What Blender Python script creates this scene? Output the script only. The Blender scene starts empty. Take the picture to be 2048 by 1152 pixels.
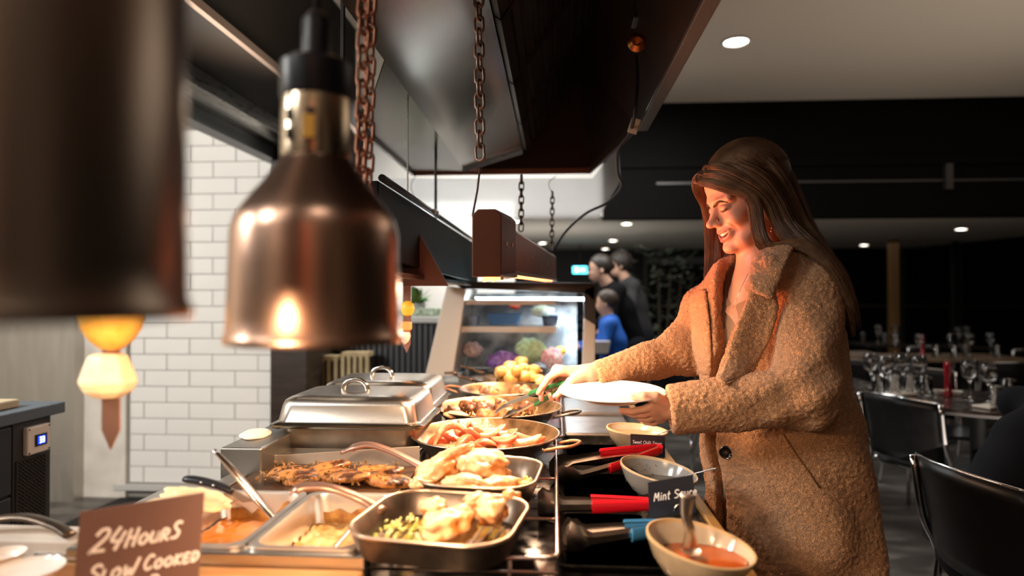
import bpy, bmesh, math, random
import numpy as np
from mathutils import Vector, Matrix, Euler, noise
random.seed(7); np.random.seed(7)
S = bpy.context.scene; COL = S.collection; PI = math.pi
R = math.radians
# ------------------------------------------------ camera
FPX = 1300.0; CAMH = 1.29; YAW = R(3.785); PITCH = R(0.617)
cam_d = bpy.data.cameras.new('camera'); cam = bpy.data.objects.new('camera', cam_d); COL.objects.link(cam)
cam_d.sensor_width = 36.0; cam_d.lens = 36.0*FPX/2048
cam.location = (0, 0, CAMH); cam.rotation_euler = (PI/2+PITCH, 0, YAW)
cam_d.clip_start = 0.02
cam_d.dof.use_dof = True; cam_d.dof.focus_distance = 1.58; cam_d.dof.aperture_fstop = 1.7
S.camera = cam
CM = Euler((PI/2+PITCH, 0, YAW)).to_matrix()
def ray(u, v):
    return (CM @ Vector(((u-1024)/FPX, -(v-576)/FPX, -1))).normalized()
def at(u, v, Y):
    d = ray(u, v); k = Y/d.y
    return Vector((d.x*k, Y, CAMH+d.z*k))
def atz(u, v, z):
    d = ray(u, v); k = (z-CAMH)/d.z
    return Vector((d.x*k, d.y*k, z))
# ------------------------------------------------ world, lights, exposure
W = bpy.data.worlds.new('world'); S.world = W; W.use_nodes = True
W.node_tree.nodes['Background'].inputs[0].default_value = (0.9, 0.75, 0.6, 1)
W.node_tree.nodes['Background'].inputs[1].default_value = 0.012
S.view_settings.view_transform = 'Standard'; S.view_settings.look = 'None'
S.view_settings.gamma = 1; S.view_settings.use_curve_mapping = False
S.view_settings.exposure = 0.55
def area(name, loc, size, power, col, target=None, size_y=None, spread=180):
    l = bpy.data.lights.new(name, 'AREA'); l.energy = power; l.color = col; l.size = size
    l.spread = R(spread)
    if size_y: l.shape = 'RECTANGLE'; l.size_y = size_y
    o = bpy.data.objects.new(name, l); COL.objects.link(o); o.location = loc
    if target is not None:
        o.rotation_euler = (Vector(target)-Vector(loc)).to_track_quat('-Z', 'Y').to_euler()
    return o
def spot(name, loc, power, col, target, angle=60, blend=.5, rad=.03):
    l = bpy.data.lights.new(name, 'SPOT'); l.energy = power; l.color = col; l.spot_size = R(angle)
    l.spot_blend = blend; l.shadow_soft_size = rad
    o = bpy.data.objects.new(name, l); COL.objects.link(o); o.location = loc
    o.rotation_euler = (Vector(target)-Vector(loc)).to_track_quat('-Z', 'Y').to_euler()
    return o
WARM = (1, .66, .40); WHITE = (1, .965, .915); RED = (1, .22, .10)
area('kitchen_ceiling_light', (-2.5, .5, 2.2), .8, 78, WHITE, (-2.3, 4.0, 1.0), .6)
area('kitchen_light_near', (-2.0, -.5, 2.7), .5, 14, WHITE, (-1.0, 1.0, .8), .5)
area('rear_wall_fill', (-.5, -.6, 2.8), 2.0, 22, (1,.86,.72), (-.3, -1.6, 1.2), .4)  # added unseen light on the rear wall, for mid tones reflected in the lamps
area('servery_light', (-.6, 4.9, 2.7), 1.6, 45, WHITE, (-.6, 5.4, 0), .8)
area('buffet_end_light', (.9, 4.6, 2.6), .8, 22, WHITE, (.6, 5.3, .6), .8)
area('dining_light', (3.5, 4.0, 2.95), 3.0, 9, (1,.86,.72), (3.5, 4.0, 0), 2.5)
area('far_light', (2.5, 8.0, 1.95), 4.0, 5, (1,.9,.8), (2.5, 8.0, 0), 2.5)
area('kitchen_uplight', (-.3, 6.8, .9), 1.5, 11, (1,.95,.89), (-.3, 7.5, 2.0), .8)
area('ceiling_fill_near', (-1.15, 2.6, 1.9), .5, 14, (1,.95,.88), (-.9, 2.4, 3.0), .5, 120)  # added unseen fill that brightens the ceiling left of the hood
spot('skewer_fill_spot', (-.40, .50, 1.29), 9, (1,.72,.42), (-.575, .86, 1.19), 30, .6, .02)  # added spot that brightens the skewer, apart from the lamp's own bulb
area('uplight_room', (3.0, 3.0, .9), 2.5, 13, (1,.85,.72), (2.6, 4.0, 3.0), 2.0, 120)
spot('heat_bulb', (-.245, .70, 1.262), 19, WARM, (-.17, 1.0, .9), 125, .6, .04)
spot('heat_bulb', (-.31, .36, 1.30), 12, WARM, (-.4, .85, .95), 130, .6, .04)
area('heat_strip_glow', (-.13, 1.42, 1.312), .05, 7, (1,.64,.40), (-.10, 1.42, .9), .2)
area('heat_strip_long', (-.08, 2.2, 1.33), .05, 13, (1,.64,.40), (-.08, 2.2, .9), 1.2)
area('red_face_fill', (-.10, 1.75, 1.20), .35, 2.0, (1,.22,.08), (.42, 1.58, 1.50), .25, 80)  # added unseen red fill aimed at the woman's face
area('case_light', (-.12, 3.25, 1.27), .55, 24, (.85,.94,1), (-.12, 3.2, .9), .12)

# ------------------------------------------------ materials
MATS = {}
def mat(name, col=(.5,.5,.5), rough=.5, metal=0.0, col2=None, nscale=20, ndetail=4, lo=.35, hi=.65, bump=0, bscale=60,
        bkind='noise', emit=None, estr=0, trans=0, ior=1.45, coat=0, sss=0, stretch=None, rough2=None, alpha=1, spec=None, attr=None, bdist=.002, sheen=0, coord='Object'):
    if name in MATS: return MATS[name]
    m = bpy.data.materials.new(name); m.use_nodes = True; nt = m.node_tree; b = nt.nodes['Principled BSDF']
    def inp(k, v): b.inputs[k].default_value = v
    inp('Base Color', (*col, 1)); inp('Roughness', rough); inp('Metallic', metal); inp('IOR', ior)
    tc = nt.nodes.new('ShaderNodeTexCoord'); src = tc.outputs[coord]
    if stretch:
        mp = nt.nodes.new('ShaderNodeMapping'); mp.inputs['Scale'].default_value = stretch
        nt.links.new(src, mp.inputs[0]); src = mp.outputs[0]
    if col2 is not None or rough2 is not None:
        n = nt.nodes.new('ShaderNodeTexNoise'); n.inputs['Scale'].default_value = nscale; n.inputs['Detail'].default_value = ndetail
        nt.links.new(src, n.inputs['Vector'])
        mr = nt.nodes.new('ShaderNodeMapRange'); mr.inputs[1].default_value = lo; mr.inputs[2].default_value = hi
        nt.links.new(n.outputs['Fac'], mr.inputs[0])
        if col2 is not None:
            mx = nt.nodes.new('ShaderNodeMix'); mx.data_type = 'RGBA'
            mx.inputs[6].default_value = (*col, 1); mx.inputs[7].default_value = (*col2, 1)
            nt.links.new(mr.outputs[0], mx.inputs[0]); nt.links.new(mx.outputs[2], b.inputs['Base Color'])
        if rough2 is not None:
            m2 = nt.nodes.new('ShaderNodeMapRange'); m2.inputs[3].default_value = rough; m2.inputs[4].default_value = rough2
            nt.links.new(mr.outputs[0], m2.inputs[0]); nt.links.new(m2.outputs[0], b.inputs['Roughness'])
    if attr:
        a = nt.nodes.new('ShaderNodeAttribute'); a.attribute_name = attr; nt.links.new(a.outputs['Color'], b.inputs['Base Color'])
    if bump:
        if bkind == 'noise':
            bn = nt.nodes.new('ShaderNodeTexNoise'); bn.inputs['Scale'].default_value = bscale; bn.inputs['Detail'].default_value = 5; out = bn.outputs['Fac']
        else:
            bn = nt.nodes.new('ShaderNodeTexVoronoi'); bn.inputs['Scale'].default_value = bscale; out = bn.outputs['Distance']
        nt.links.new(src, bn.inputs['Vector'])
        bp = nt.nodes.new('ShaderNodeBump'); bp.inputs['Strength'].default_value = bump; bp.inputs['Distance'].default_value = bdist
        nt.links.new(out, bp.inputs['Height']); nt.links.new(bp.outputs[0], b.inputs['Normal'])
    if emit: inp('Emission Color', (*emit, 1)); inp('Emission Strength', estr)
    if trans: inp('Transmission Weight', trans)
    if coat: inp('Coat Weight', coat); inp('Coat Roughness', .08)
    if sss: inp('Subsurface Weight', sss); inp('Subsurface Radius', (.012, .004, .002)); inp('Subsurface Scale', 1.0)
    if alpha < 1: inp('Alpha', alpha)
    if spec is not None: inp('Specular IOR Level', spec)
    if sheen: inp('Sheen Weight', sheen); inp('Sheen Roughness', .6)
    MATS[name] = m; return m
steel = mat('steel', (.52,.50,.47), .26, 1, rough2=.38, nscale=9, stretch=(1,1,12))
steel_used = mat('steel_used', (.50,.47,.43), .24, 1, col2=(.30,.27,.23), nscale=14, rough2=.42)
steel_mirror = mat('steel_mirror', (.62,.60,.57), .12, 1, rough2=.25, nscale=7)
hood_steel = mat('hood_steel', (.40,.37,.32), .13, 1, col2=(.30,.27,.22), nscale=1.6, ndetail=1, lo=.2, hi=.8, rough2=.26)
dark_steel = mat('dark_steel', (.13,.115,.10), .35, 1, col2=(.07,.06,.055), nscale=8)
black_metal = mat('black_metal', (.018,.018,.019), .35, 0, rough2=.5)
black_glass = mat('black_glass', (.006,.006,.008), .06, 0, col2=(.012,.011,.010), nscale=30, rough2=.2)
iron = mat('cast_iron', (.16,.12,.09), .34, .85, col2=(.09,.07,.055), nscale=30, bump=.25, bscale=300, bdist=.0006)
iron_dark = mat('iron_dark', (.05,.042,.036), .38, .6, col2=(.10,.08,.06), nscale=25)
pan_inside = mat('pan_inside', (.42,.27,.13), .30, .75, col2=(.15,.09,.04), nscale=26, ndetail=8, bump=.15, bscale=200, bdist=.0006)
copper_red = mat('copper_red', (.62,.20,.07), .32, .5, col2=(.5,.25,.12), nscale=30)
lamp_metal = mat('brushed_copper', (.66,.44,.33), .24, 1, col2=(.60,.38,.28), nscale=3, rough2=.31, stretch=(1,1,.2))
lamp_neck = mat('lamp_neck_metal', (.62,.50,.36), .22, 1)
lamp_dark = mat('aged_bronze', (.42,.34,.28), .30, 1)
plastic_black = mat('black_plastic', (.012,.014,.02), .35)
wall_cream = mat('cream_paint', (.62,.56,.46), .7, bump=.05, bscale=80)
ceil_m = mat('ceiling_paint', (.56,.50,.42), .8, bump=.04, bscale=60)
dark_wood = mat('dark_wood', (.018,.011,.008), .38, col2=(.035,.022,.015), nscale=6, stretch=(1,1,8))
black_paint = mat('black_paint', (.010,.009,.009), .5)
white_ceramic = mat('white_ceramic', (.80,.76,.71), .12, coat=.4)
tile_m = mat('tile_glaze', (.74,.73,.70), .10, col2=(.69,.68,.65), nscale=2, coat=.6)
grout = mat('grout', (.24,.22,.20), .9)
wood_board = mat('wood_board', (.50,.27,.11), .42, col2=(.36,.17,.06), nscale=7, ndetail=6, stretch=(1,6,1))
white_paint = mat('white_paint', (.66,.62,.56), .5, col2=(.52,.48,.42), nscale=5)
floor_m = mat('floor_stone', (.055,.05,.045), .38, col2=(.13,.12,.11), nscale=3.2, ndetail=6, lo=.45, hi=.6, stretch=(1,2.5,1))
red_rubber = mat('red_silicone', (.62,.008,.02), .32)
green_rubber = mat('green_silicone', (.012,.11,.03), .3)
blue_rubber = mat('blue_silicone', (.04,.20,.42), .35)
glassm = mat('clear_glass', (1,1,1), .01, trans=1, ior=1.45)
case_glass = mat('case_glass', (.92,.97,1), .02, trans=1, ior=1.08)
chrome = mat('chrome', (.75,.75,.77), .12, 1)
chalk = mat('chalk_ink', (.86,.83,.80), .6)
# ------------------------------------------------ mesh helpers
class MB:
    def __init__(s): s.v = []; s.f = []
    def add(s, vs, fs):
        n = len(s.v); s.v += [tuple(p) for p in vs]; s.f += [tuple(i+n for i in q) for q in fs]; return s
    def box(s, c, d, rot=None):
        x, y, z = d[0]/2, d[1]/2, d[2]/2
        vs = [Vector((sx*x, sy*y, sz*z)) for sz in (-1,1) for sy in (-1,1) for sx in (-1,1)]
        if rot is not None: vs = [rot @ p for p in vs]
        c = Vector(c)
        return s.add([p+c for p in vs], [(0,2,3,1),(4,5,7,6),(0,1,5,4),(2,6,7,3),(0,4,6,2),(1,3,7,5)])
    def bx(s, x0, x1, y0, y1, z0, z1):
        return s.box(((x0+x1)/2, (y0+y1)/2, (z0+z1)/2), (x1-x0, y1-y0, z1-z0))
    def tube(s, pts, r, n=8, cap=True, closed=False, sx=1, sy=1):
        pts = [Vector(p) for p in pts]; m = len(pts)
        rs = r if isinstance(r, (list, tuple)) else [r]*m
        vs = []; fs = []; up = None
        for i, p in enumerate(pts):
            a = pts[(i-1) % m] if (closed or i > 0) else p
            b = pts[(i+1) % m] if (closed or i < m-1) else p
            t = (b-a).normalized()
            if up is None:
                up = Vector((0,0,1)) if abs(t.z) < .9 else Vector((0,1,0))
            side = t.cross(up)
            if side.length < 1e-5: side = t.orthogonal()
            side.normalize(); up = side.cross(t).normalized()
            for k in range(n):
                an = 2*PI*k/n
                vs.append(p + side*(math.cos(an)*rs[i]*sx) + up*(math.sin(an)*rs[i]*sy))
        for i in range(m if closed else m-1):
            j = (i+1) % m
            for k in range(n):
                fs.append((i*n+k, i*n+(k+1) % n, j*n+(k+1) % n, j*n+k))
        if cap and not closed:
            fs.append(tuple(range(n-1, -1, -1))); fs.append(tuple((m-1)*n+k for k in range(n)))
        return s.add(vs, fs)
    def lathe(s, prof, n=32, c=(0,0,0), sx=1, sy=1, rot=None, capb=False, capt=False, zf=None):
        vs = []; fs = []; c = Vector(c)
        for r, z in prof:
            for k in range(n):
                a = 2*PI*k/n; zz = z*(zf(a) if zf else 1)
                p = Vector((r*math.cos(a)*sx, r*math.sin(a)*sy, zz))
                if rot is not None: p = rot @ p
                vs.append(p+c)
        m = len(prof)
        for i in range(m-1):
            for k in range(n):
                fs.append((i*n+k, i*n+(k+1) % n, (i+1)*n+(k+1) % n, (i+1)*n+k))
        if capb: fs.append(tuple(range(n-1, -1, -1)))
        if capt: fs.append(tuple((m-1)*n+k for k in range(n)))
        return s.add(vs, fs)
    def rings(s, rings, capb=True, capt=True):
        n = len(rings[0]); vs = [p for r in rings for p in r]; fs = []
        for i in range(len(rings)-1):
            for k in range(n):
                fs.append((i*n+k, i*n+(k+1) % n, (i+1)*n+(k+1) % n, (i+1)*n+k))
        if capb: fs.append(tuple(range(n-1, -1, -1)))
        if capt: fs.append(tuple((len(rings)-1)*n+k for k in range(n)))
        return s.add(vs, fs)
    def prism(s, poly, d):   # polygon (3D points) extruded by vector d
        n = len(poly); d = Vector(d); poly = [Vector(p) for p in poly]
        return s.add(poly+[p+d for p in poly], [tuple(range(n-1,-1,-1)), tuple(range(n, 2*n))]+[(i, (i+1) % n, (i+1) % n+n, i+n) for i in range(n)])
    def build(s, name, m, parent=None, smooth=False, bevel=0, seg=2, subd=0, kind=None, label=None):
        me = bpy.data.meshes.new(name)
        off = WP.get(parent.name, Vector()) if parent else Vector()
        me.from_pydata([(p[0]-off.x, p[1]-off.y, p[2]-off.z) for p in s.v], [], s.f); me.update()
        bm = bmesh.new(); bm.from_mesh(me); bmesh.ops.recalc_face_normals(bm, faces=bm.faces); bm.to_mesh(me); bm.free()
        return fin(name, me, m, parent, smooth, bevel, seg, subd, kind, label)
WP = {}
def fin(name, me, m, parent=None, smooth=False, bevel=0, seg=2, subd=0, kind=None, label=None):
    o = bpy.data.objects.new(name, me); COL.objects.link(o); me.materials.append(m)
    if parent: o.parent = parent; WP[o.name] = WP.get(parent.name, Vector())
    if smooth:
        me.polygons.foreach_set('use_smooth', [True]*len(me.polygons))
        if smooth != 'all' and not subd:
            try: me.set_sharp_from_angle(angle=R(40))
            except Exception: pass
    if bevel:
        b = o.modifiers.new('bevel', 'BEVEL'); b.width = bevel; b.segments = seg; b.limit_method = 'ANGLE'
    if subd:
        b = o.modifiers.new('sub', 'SUBSURF'); b.levels = subd; b.render_levels = subd
    if kind: o['kind'] = kind
    if label: o['label'] = label
    return o
def tag(o, label, cat, group=None, kind=None):
    o['label'] = label; o['category'] = cat
    if group: o['group'] = group
    if kind: o['kind'] = kind
    return o
def thing(name, label, cat, loc=(0,0,0), group=None):
    o = bpy.data.objects.new(name, None); COL.objects.link(o); o.location = loc; o.empty_display_size = .05
    WP[o.name] = Vector(loc); return tag(o, label, cat, group)
def struct(name, mb, m, **k):
    o = mb.build(name, m, **k); o['kind'] = 'structure'; return o
def dup(root, loc, rz=None, label=None, group=None, rot=None, scale=None):
    kids = {}
    for o in bpy.data.objects: pass
    r = root.copy(); COL.objects.link(r); r.location = loc
    if rz is not None: r.rotation_euler = (0, 0, rz)
    if rot is not None: r.rotation_euler = rot
    if scale is not None: r.scale = scale
    if label: r['label'] = label
    if group: r['group'] = group
    WP[r.name] = Vector(loc)
    for ch in KIDS(root):
        c = ch.copy(); COL.objects.link(c); c.parent = r
        for g in KIDS(ch):
            d = g.copy(); COL.objects.link(d); d.parent = c
    return r
def KIDS(o): return list(o.children)
def smooth_path(pts, n=24):
    P = [Vector(p) for p in pts]; out = []
    P = [P[0]*2-P[1]] + P + [P[-1]*2-P[-2]]; segs = len(P)-3
    for i in range(segs):
        k = max(2, n//segs)
        for j in range(k):
            t = j/k; a, b, c, d = P[i:i+4]
            out.append(.5*((2*b)+(c-a)*t+(2*a-5*b+4*c-d)*t*t+(3*b-a-3*c+d)*t**3))
    out.append(P[-2]); return out
def rrect(cx, cy, w, d, r, z, n=6, rz=0):
    out = []
    for k, (sx, sy) in enumerate(((1,1),(-1,1),(-1,-1),(1,-1))):
        for j in range(n+1):
            a = PI/2*k + PI/2*j/n
            out.append((sx*(w/2-r)+r*math.cos(a), sy*(d/2-r)+r*math.sin(a)))
    c, s_ = math.cos(rz), math.sin(rz)
    return [Vector((cx+x*c-y*s_, cy+x*s_+y*c, z)) for x, y in out]
def lumpmesh(seed, sc, amp=.25, freq=1.6, sub=3, bend=0, flat=0):
    bm = bmesh.new(); bmesh.ops.create_icosphere(bm, subdivisions=sub, radius=1)
    of = Vector((seed*3.7, seed*1.3, seed*7.1))
    for v in bm.verts:
        p = v.co.copy(); d = noise.noise(p*freq+of)*amp + noise.noise(p*freq*3+of)*amp*.35
        p = p*(1+d)
        if flat: p.z = math.copysign(abs(p.z)**(1+flat), p.z) if False else max(-flat, min(flat, p.z))
        p = Vector((p.x*sc[0], p.y*sc[1], p.z*sc[2]))
        if bend: p.z += bend*(p.x*p.x)/max(sc[0], 1e-6)
        v.co = p
    me = bpy.data.meshes.new('food'); bm.to_mesh(me); bm.free(); return me
# ------------------------------------------------ distance fields and surface nets (soft shapes)
def smin(a, b, k):
    h = np.clip(.5+.5*(b-a)/k, 0, 1); return b+(a-b)*h-k*h*(1-h)
def smax(a, b, k): return -smin(-a, -b, k)
def ell(P, c, r, rot=None):
    q = P-np.array(c)
    if rot is not None: q = q@np.array(rot)
    r = np.array(r); k0 = np.linalg.norm(q/r, axis=-1); k1 = np.linalg.norm(q/(r*r), axis=-1)
    return np.where(k0 < .5, (k0-1)*r.min(), k0*(k0-1)/np.maximum(k1, 1e-9))
def cap(P, a, b, ra, rb=None):
    rb = ra if rb is None else rb; a = np.array(a); b = np.array(b); ab = b-a
    t = np.clip(((P-a)@ab)/max(ab@ab, 1e-12), 0, 1)
    return np.linalg.norm(P-a-t[..., None]*ab, axis=-1)-(ra+(rb-ra)*t)
def chain(P, pts, rs, k=.006):
    d = None
    for i in range(len(pts)-1):
        e = cap(P, pts[i], pts[i+1], rs[i], rs[i+1]); d = e if d is None else smin(d, e, k)
    return d
def nets(f, lo, hi, h):
    ax = [np.arange(lo[i], hi[i]+h, h) for i in range(3)]
    n = [len(a) for a in ax]; V = np.empty(n, dtype=np.float32)
    G1, G2 = np.meshgrid(ax[1], ax[2], indexing='ij')
    step = max(1, int(2.5e5/(n[1]*n[2])))
    for i in range(0, n[0], step):
        xs = ax[0][i:i+step]
        P = np.empty((len(xs), n[1], n[2], 3)); P[..., 0] = xs[:, None, None]; P[..., 1] = G1; P[..., 2] = G2
        V[i:i+step] = f(P)
    ins = V < 0
    c = [slice(None, -1), slice(1, None)]
    cnt = sum(ins[c[a], c[b], c[d]].astype(np.int8) for a in (0,1) for b in (0,1) for d in (0,1))
    act = (cnt > 0) & (cnt < 8); idx = -np.ones(act.shape, dtype=np.int64); cells = np.argwhere(act); idx[act] = np.arange(len(cells))
    pos = np.zeros((len(cells), 3)); w = np.zeros(len(cells)); ci = cells
    for axis in range(3):
        o = [k for k in range(3) if k != axis]
        for a in (0,1):
            for b in (0,1):
                d0 = np.zeros(3, int); d0[o[0]] = a; d0[o[1]] = b; d1 = d0.copy(); d1[axis] = 1
                A = V[ci[:,0]+d0[0], ci[:,1]+d0[1], ci[:,2]+d0[2]]; B = V[ci[:,0]+d1[0], ci[:,1]+d1[1], ci[:,2]+d1[2]]
                m = (A < 0) != (B < 0); t = np.where(m, A/np.where(m, A-B, 1), 0)
                p = np.tile(d0, (len(ci), 1)).astype(float); p[:, axis] = t
                pos[m] += p[m]; w[m] += 1
    pos = (pos/w[:, None]+cells)*h+np.array(lo)
    quads = []
    for axis in range(3):
        o = [(axis+1) % 3, (axis+2) % 3]
        s0 = [slice(1, -1)]*3; s0[axis] = slice(0, -1); s1 = list(s0); s1[axis] = slice(1, None)
        # edges interior in the other two axes
        A = ins[tuple(s0)]; B = ins[tuple(s1)]
        e = np.argwhere(A != B)
        if not len(e): continue
        off = np.ones(3, int); off[axis] = 0; g = e+off
        fl = ins[g[:,0], g[:,1], g[:,2]]
        def cell(da, db):
            q = g.copy(); q[:, o[0]] -= da; q[:, o[1]] -= db; return idx[q[:,0], q[:,1], q[:,2]]
        q = np.stack([cell(1,1), cell(0,1), cell(0,0), cell(1,0)], 1)
        q[~fl] = q[~fl][:, ::-1]; quads.append(q)
    return pos, np.concatenate(quads)
def npmesh(name, parts, cols=None):
    vs = []; fs = []; n = 0
    for p, q in parts: vs.append(p); fs.append(q+n); n += len(p)
    vs = np.concatenate(vs); fs = np.concatenate(fs)
    me = bpy.data.meshes.new(name); me.vertices.add(len(vs)); me.vertices.foreach_set('co', vs.astype(np.float32).ravel())
    k = fs.shape[1]
    me.loops.add(fs.size); me.loops.foreach_set('vertex_index', fs.astype(np.int32).ravel())
    me.polygons.add(len(fs)); me.polygons.foreach_set('loop_start', np.arange(0, fs.size, k, dtype=np.int32))
    me.update(calc_edges=True); me.validate()
    if cols is not None:
        a = me.attributes.new('Col', 'FLOAT_COLOR', 'POINT'); c = np.ones((len(vs), 4), dtype=np.float32); c[:, :3] = cols
        a.data.foreach_set('color', c.ravel())
    return me
# ================================================= the setting
ZC = 3.0
struct('floor', MB().bx(-4.2, 9, -1.6, 11, -.06, 0), floor_m)
struct('ceiling', MB().bx(-4.2, 9, -1.6, 5.9, ZC, ZC+.08), ceil_m)
struct('wall_back', MB().bx(-4.2, 9, 10.9, 11, 0, 3), black_paint)
struct('wall_left', MB().bx(-4.2, -4.1, -1.6, 4.1, 0, ZC), wall_cream)
struct('wall_right', MB().bx(8.9, 9, -1.6, 11, 0, ZC), black_paint)
struct('wall_front', MB().bx(-4.2, 9, -1.7, -1.6, 0, ZC), mat('front_wall', (.30,.25,.20), .7))
for i, (x0, x1, c) in enumerate(((-2.6,-1.9,(.70,.64,.55)), (-1.2,-.9,(.05,.04,.035)), (-.2,.25,(.60,.16,.06)), (.7,1.5,(.04,.035,.03)), (2.2,3.2,(.45,.40,.33)))):
    struct('reflection_panel_%d' % (i+1), MB().bx(x0, x1, -1.6, -1.56, 0, 2.5), mat('front_panel_%d' % i, c, .5))  # panels added on the unseen wall to put bands in the lamp reflections
# dark bulkhead across the room, then the lower ceiling
b = MB(); b.bx(.43, 9, 5.85, 6.0, 1.97, ZC+.0); b.bx(.43, 9, 5.82, 5.86, 2.42, 2.50)
struct("wall_kitchen", MB().bx(-1.75, .43, 5.88, 5.98, 2.0, ZC), mat("kitchen_white", (.40,.39,.37), .6))
struct('trim_1', b, mat('bulkhead_gloss', (.0035,.003,.003), .6, spec=.03))
struct('trim_2', MB().bx(0.9, 9, 5.83, 5.85, 2.27, 2.29).bx(1.9, 2.0, 5.83, 5.85, 2.29, 2.42).bx(3.35, 3.41, 5.80, 5.85, 2.20, 2.42), mat('bulkhead_rail', (.025,.022,.02), .4))
low_y = [(-1.5, 6.0), (9, 6.0), (9, 6.2), (5.7, 8.0), (5.4, 10.2), (-1.5, 10.2)]
struct('ceiling_lower', MB().prism([(x, y, 2.0) for x, y in low_y], (0, 0, .05)), mat('lower_ceiling', (.50,.46,.40), .8))
# downlights
def downlight(loc, r, strength, label, grp=None):
    t = thing('downlight', label, 'ceiling light', loc, grp)
    MB().lathe([(r*1.0, 0), (r*1.22, 0), (r*1.25, .006), (r*1.0, .012)], 24, Vector(loc)+Vector((0,0,-.012))).build('trim_ring', mat('light_trim', (.7,.68,.64), .4), t, smooth=True)
    MB().lathe([(r, -.004), (r*.5, -.008), (.001, -.009)], 24, loc, capb=False).build('diffuser', mat('light_disc', (1,1,1), .4, emit=(1,.95,.87), estr=strength), t)
    return t
p = atz(1472, 82, ZC); downlight(p, .078, 30, 'large round recessed downlight in the upper ceiling above the woman')
for (u, v, lab) in ((1253, 446, 'downlight in low ceiling, largest of the three beside the bulkhead end'), (1226, 480, 'middle of the three small downlights right of the hanging cable'),
                 (1210, 497, 'lowest and farthest of the three small downlights above the exit sign'), (1728, 489, 'round downlight in low ceiling just right of the woman\'s hair'),
                 (1922, 457, 'rightmost downlight, near the far right end of the low ceiling'), (1031, 441, 'small downlight seen left of the thin far chain'),
                 (1085, 485, 'small downlight seen between the two thin far chains')):
    downlight(atz(u, v, 2.0), .052, 30, lab)
# windows far right (dark night glass) with posts
for i, (u0, u1) in enumerate(((1290, 1520), (1530, 1780), (1800, 1905), (1915, 2200))):
    a = at(u0, 505, 10.4); c = at(u1, 760, 10.4)
    w = MB().bx(a.x, c.x, 10.4, 10.43, .15, 1.96).build('window_%d' % (i+1), mat('night_glass', (.004,.005,.006), .05)); w['kind'] = 'structure'
    fr = MB()
    for x in (a.x, c.x): fr.bx(x-.03, x+.03, 10.33, 10.4, 0, 2.0)
    fr.bx(a.x, c.x, 10.35, 10.4, 1.10, 1.14)
    f = fr.build('window_frame', mat('window_frame', (.03,.024,.018), .5), w)
pst = at(1787, 600, 8.6)
tag(MB().bx(pst.x-.05, pst.x+.05, 8.55, 8.65, 0, 2.0).build('timber_post', mat('post_wood', (.22,.12,.04), .5), bevel=.004), 'tall slim timber post between the dark windows at right', 'post')
pst = at(1912, 600, 9.0)
tag(MB().bx(pst.x-.03, pst.x+.03, 8.98, 9.04, 0, 2.0).build('window_post', mat('post_dark', (.03,.03,.03), .3, metal=.5)), 'thin dark metal post left of the far right window', 'post')
# exit sign
p = at(1160, 540, 9.0)
es = thing('exit_sign', 'glowing cyan exit sign above the far diners', 'sign', p)
MB().box(p, (.22, .04, .11)).build('sign_housing', plastic_black, es, bevel=.004)
MB().box(p+Vector((0,-.024,0)), (.20, .006, .095)).build('sign_face', mat('exit_glow', (.05,.5,.6), .4, emit=(.08,.62,.75), estr=4), es)
a_ = MB(); q = p+Vector((0,-.029,0))
a_.box(q+Vector((-.05,0,0)), (.012,.002,.05)); a_.box(q+Vector((-.04,0,-.012)), (.03,.002,.01)); a_.box(q+Vector((.03,0,0)), (.06,.002,.012)); a_.lathe([(.009,-.001),(.009,.001)], 12, q+Vector((-.05,0,.034)), rot=Matrix.Rotation(PI/2,3,'X'), capb=True, capt=True)
a_.build('sign_pictogram', mat('sign_white', (.8,.95,1), .4, emit=(.6,1,1), estr=5), es)
MB().tube([es.location, es.location+Vector((0,0,2.0-es.location.z))], .006, 6).build('sign_rod', black_metal, es)
# ---------------- left back: tiled wall
TY = 4.0
wl = struct('wall_tiled', MB().bx(-2.86, -1.75, TY+.012, TY+.12, .0, 2.38), grout)
tw, th, g = .300, .1025, .004
tile_full = None; halfs = {}
def tilemesh(w):
    k = round(w, 3)
    if k not in halfs:
        mb = MB(); x = w/2-g/2; z = (th-g)/2; e = .004
        mb.add([(-x,0,-z),(x,0,-z),(x,0,z),(-x,0,z),(-x,-.008,-z),(x,-.008,-z),(x,-.008,z),(-x,-.008,z),(-x+e,-.011,-z+e),(x-e,-.011,-z+e),(x-e,-.011,z-e),(-x+e,-.011,z-e)],
               [(4,5,9,8),(5,6,10,9),(6,7,11,10),(7,4,8,11),(8,9,10,11),(0,1,5,4),(1,2,6,5),(2,3,7,6),(3,0,4,7)])
        me = bpy.data.meshes.new('tile'); me.from_pydata(mb.v, [], mb.f); me.update(); me.materials.append(tile_m); halfs[k] = me
    return halfs[k]
xl, xr = -2.72, -1.775
for r in range(22):
    z = .09+th*(r+.5); x = xr - (tw*.5 if r % 2 else tw*.18+0)
    edges = [xr]
    xx = xr-(.10 if r % 2 else .25)
    while xx > xl: edges.append(xx); xx -= tw
    edges.append(xl)
    for a, c in zip(edges[:-1], edges[1:]):
        if a-c < .02: continue
        o = bpy.data.objects.new('tile', tilemesh(a-c)); COL.objects.link(o); o.parent = wl
        o.location = ((a+c)/2, TY+.012+random.uniform(-.0008,.0008), z); o.rotation_euler = (random.uniform(-.004,.004), 0, 0)
struct('wall_upper', MB().bx(-4.1, -1.75, TY, TY+.1, 2.38, ZC), wall_cream)
struct('trim_3', MB().bx(-3.02, -2.725, TY-.03, TY+.1, 0, 2.38), white_paint, bevel=.004)
struct('baseboard_tiled', MB().bx(-2.8, -1.76, TY-.04, TY, .05, .088), mat('skirting', (.45,.44,.42), .6), bevel=.003)
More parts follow.
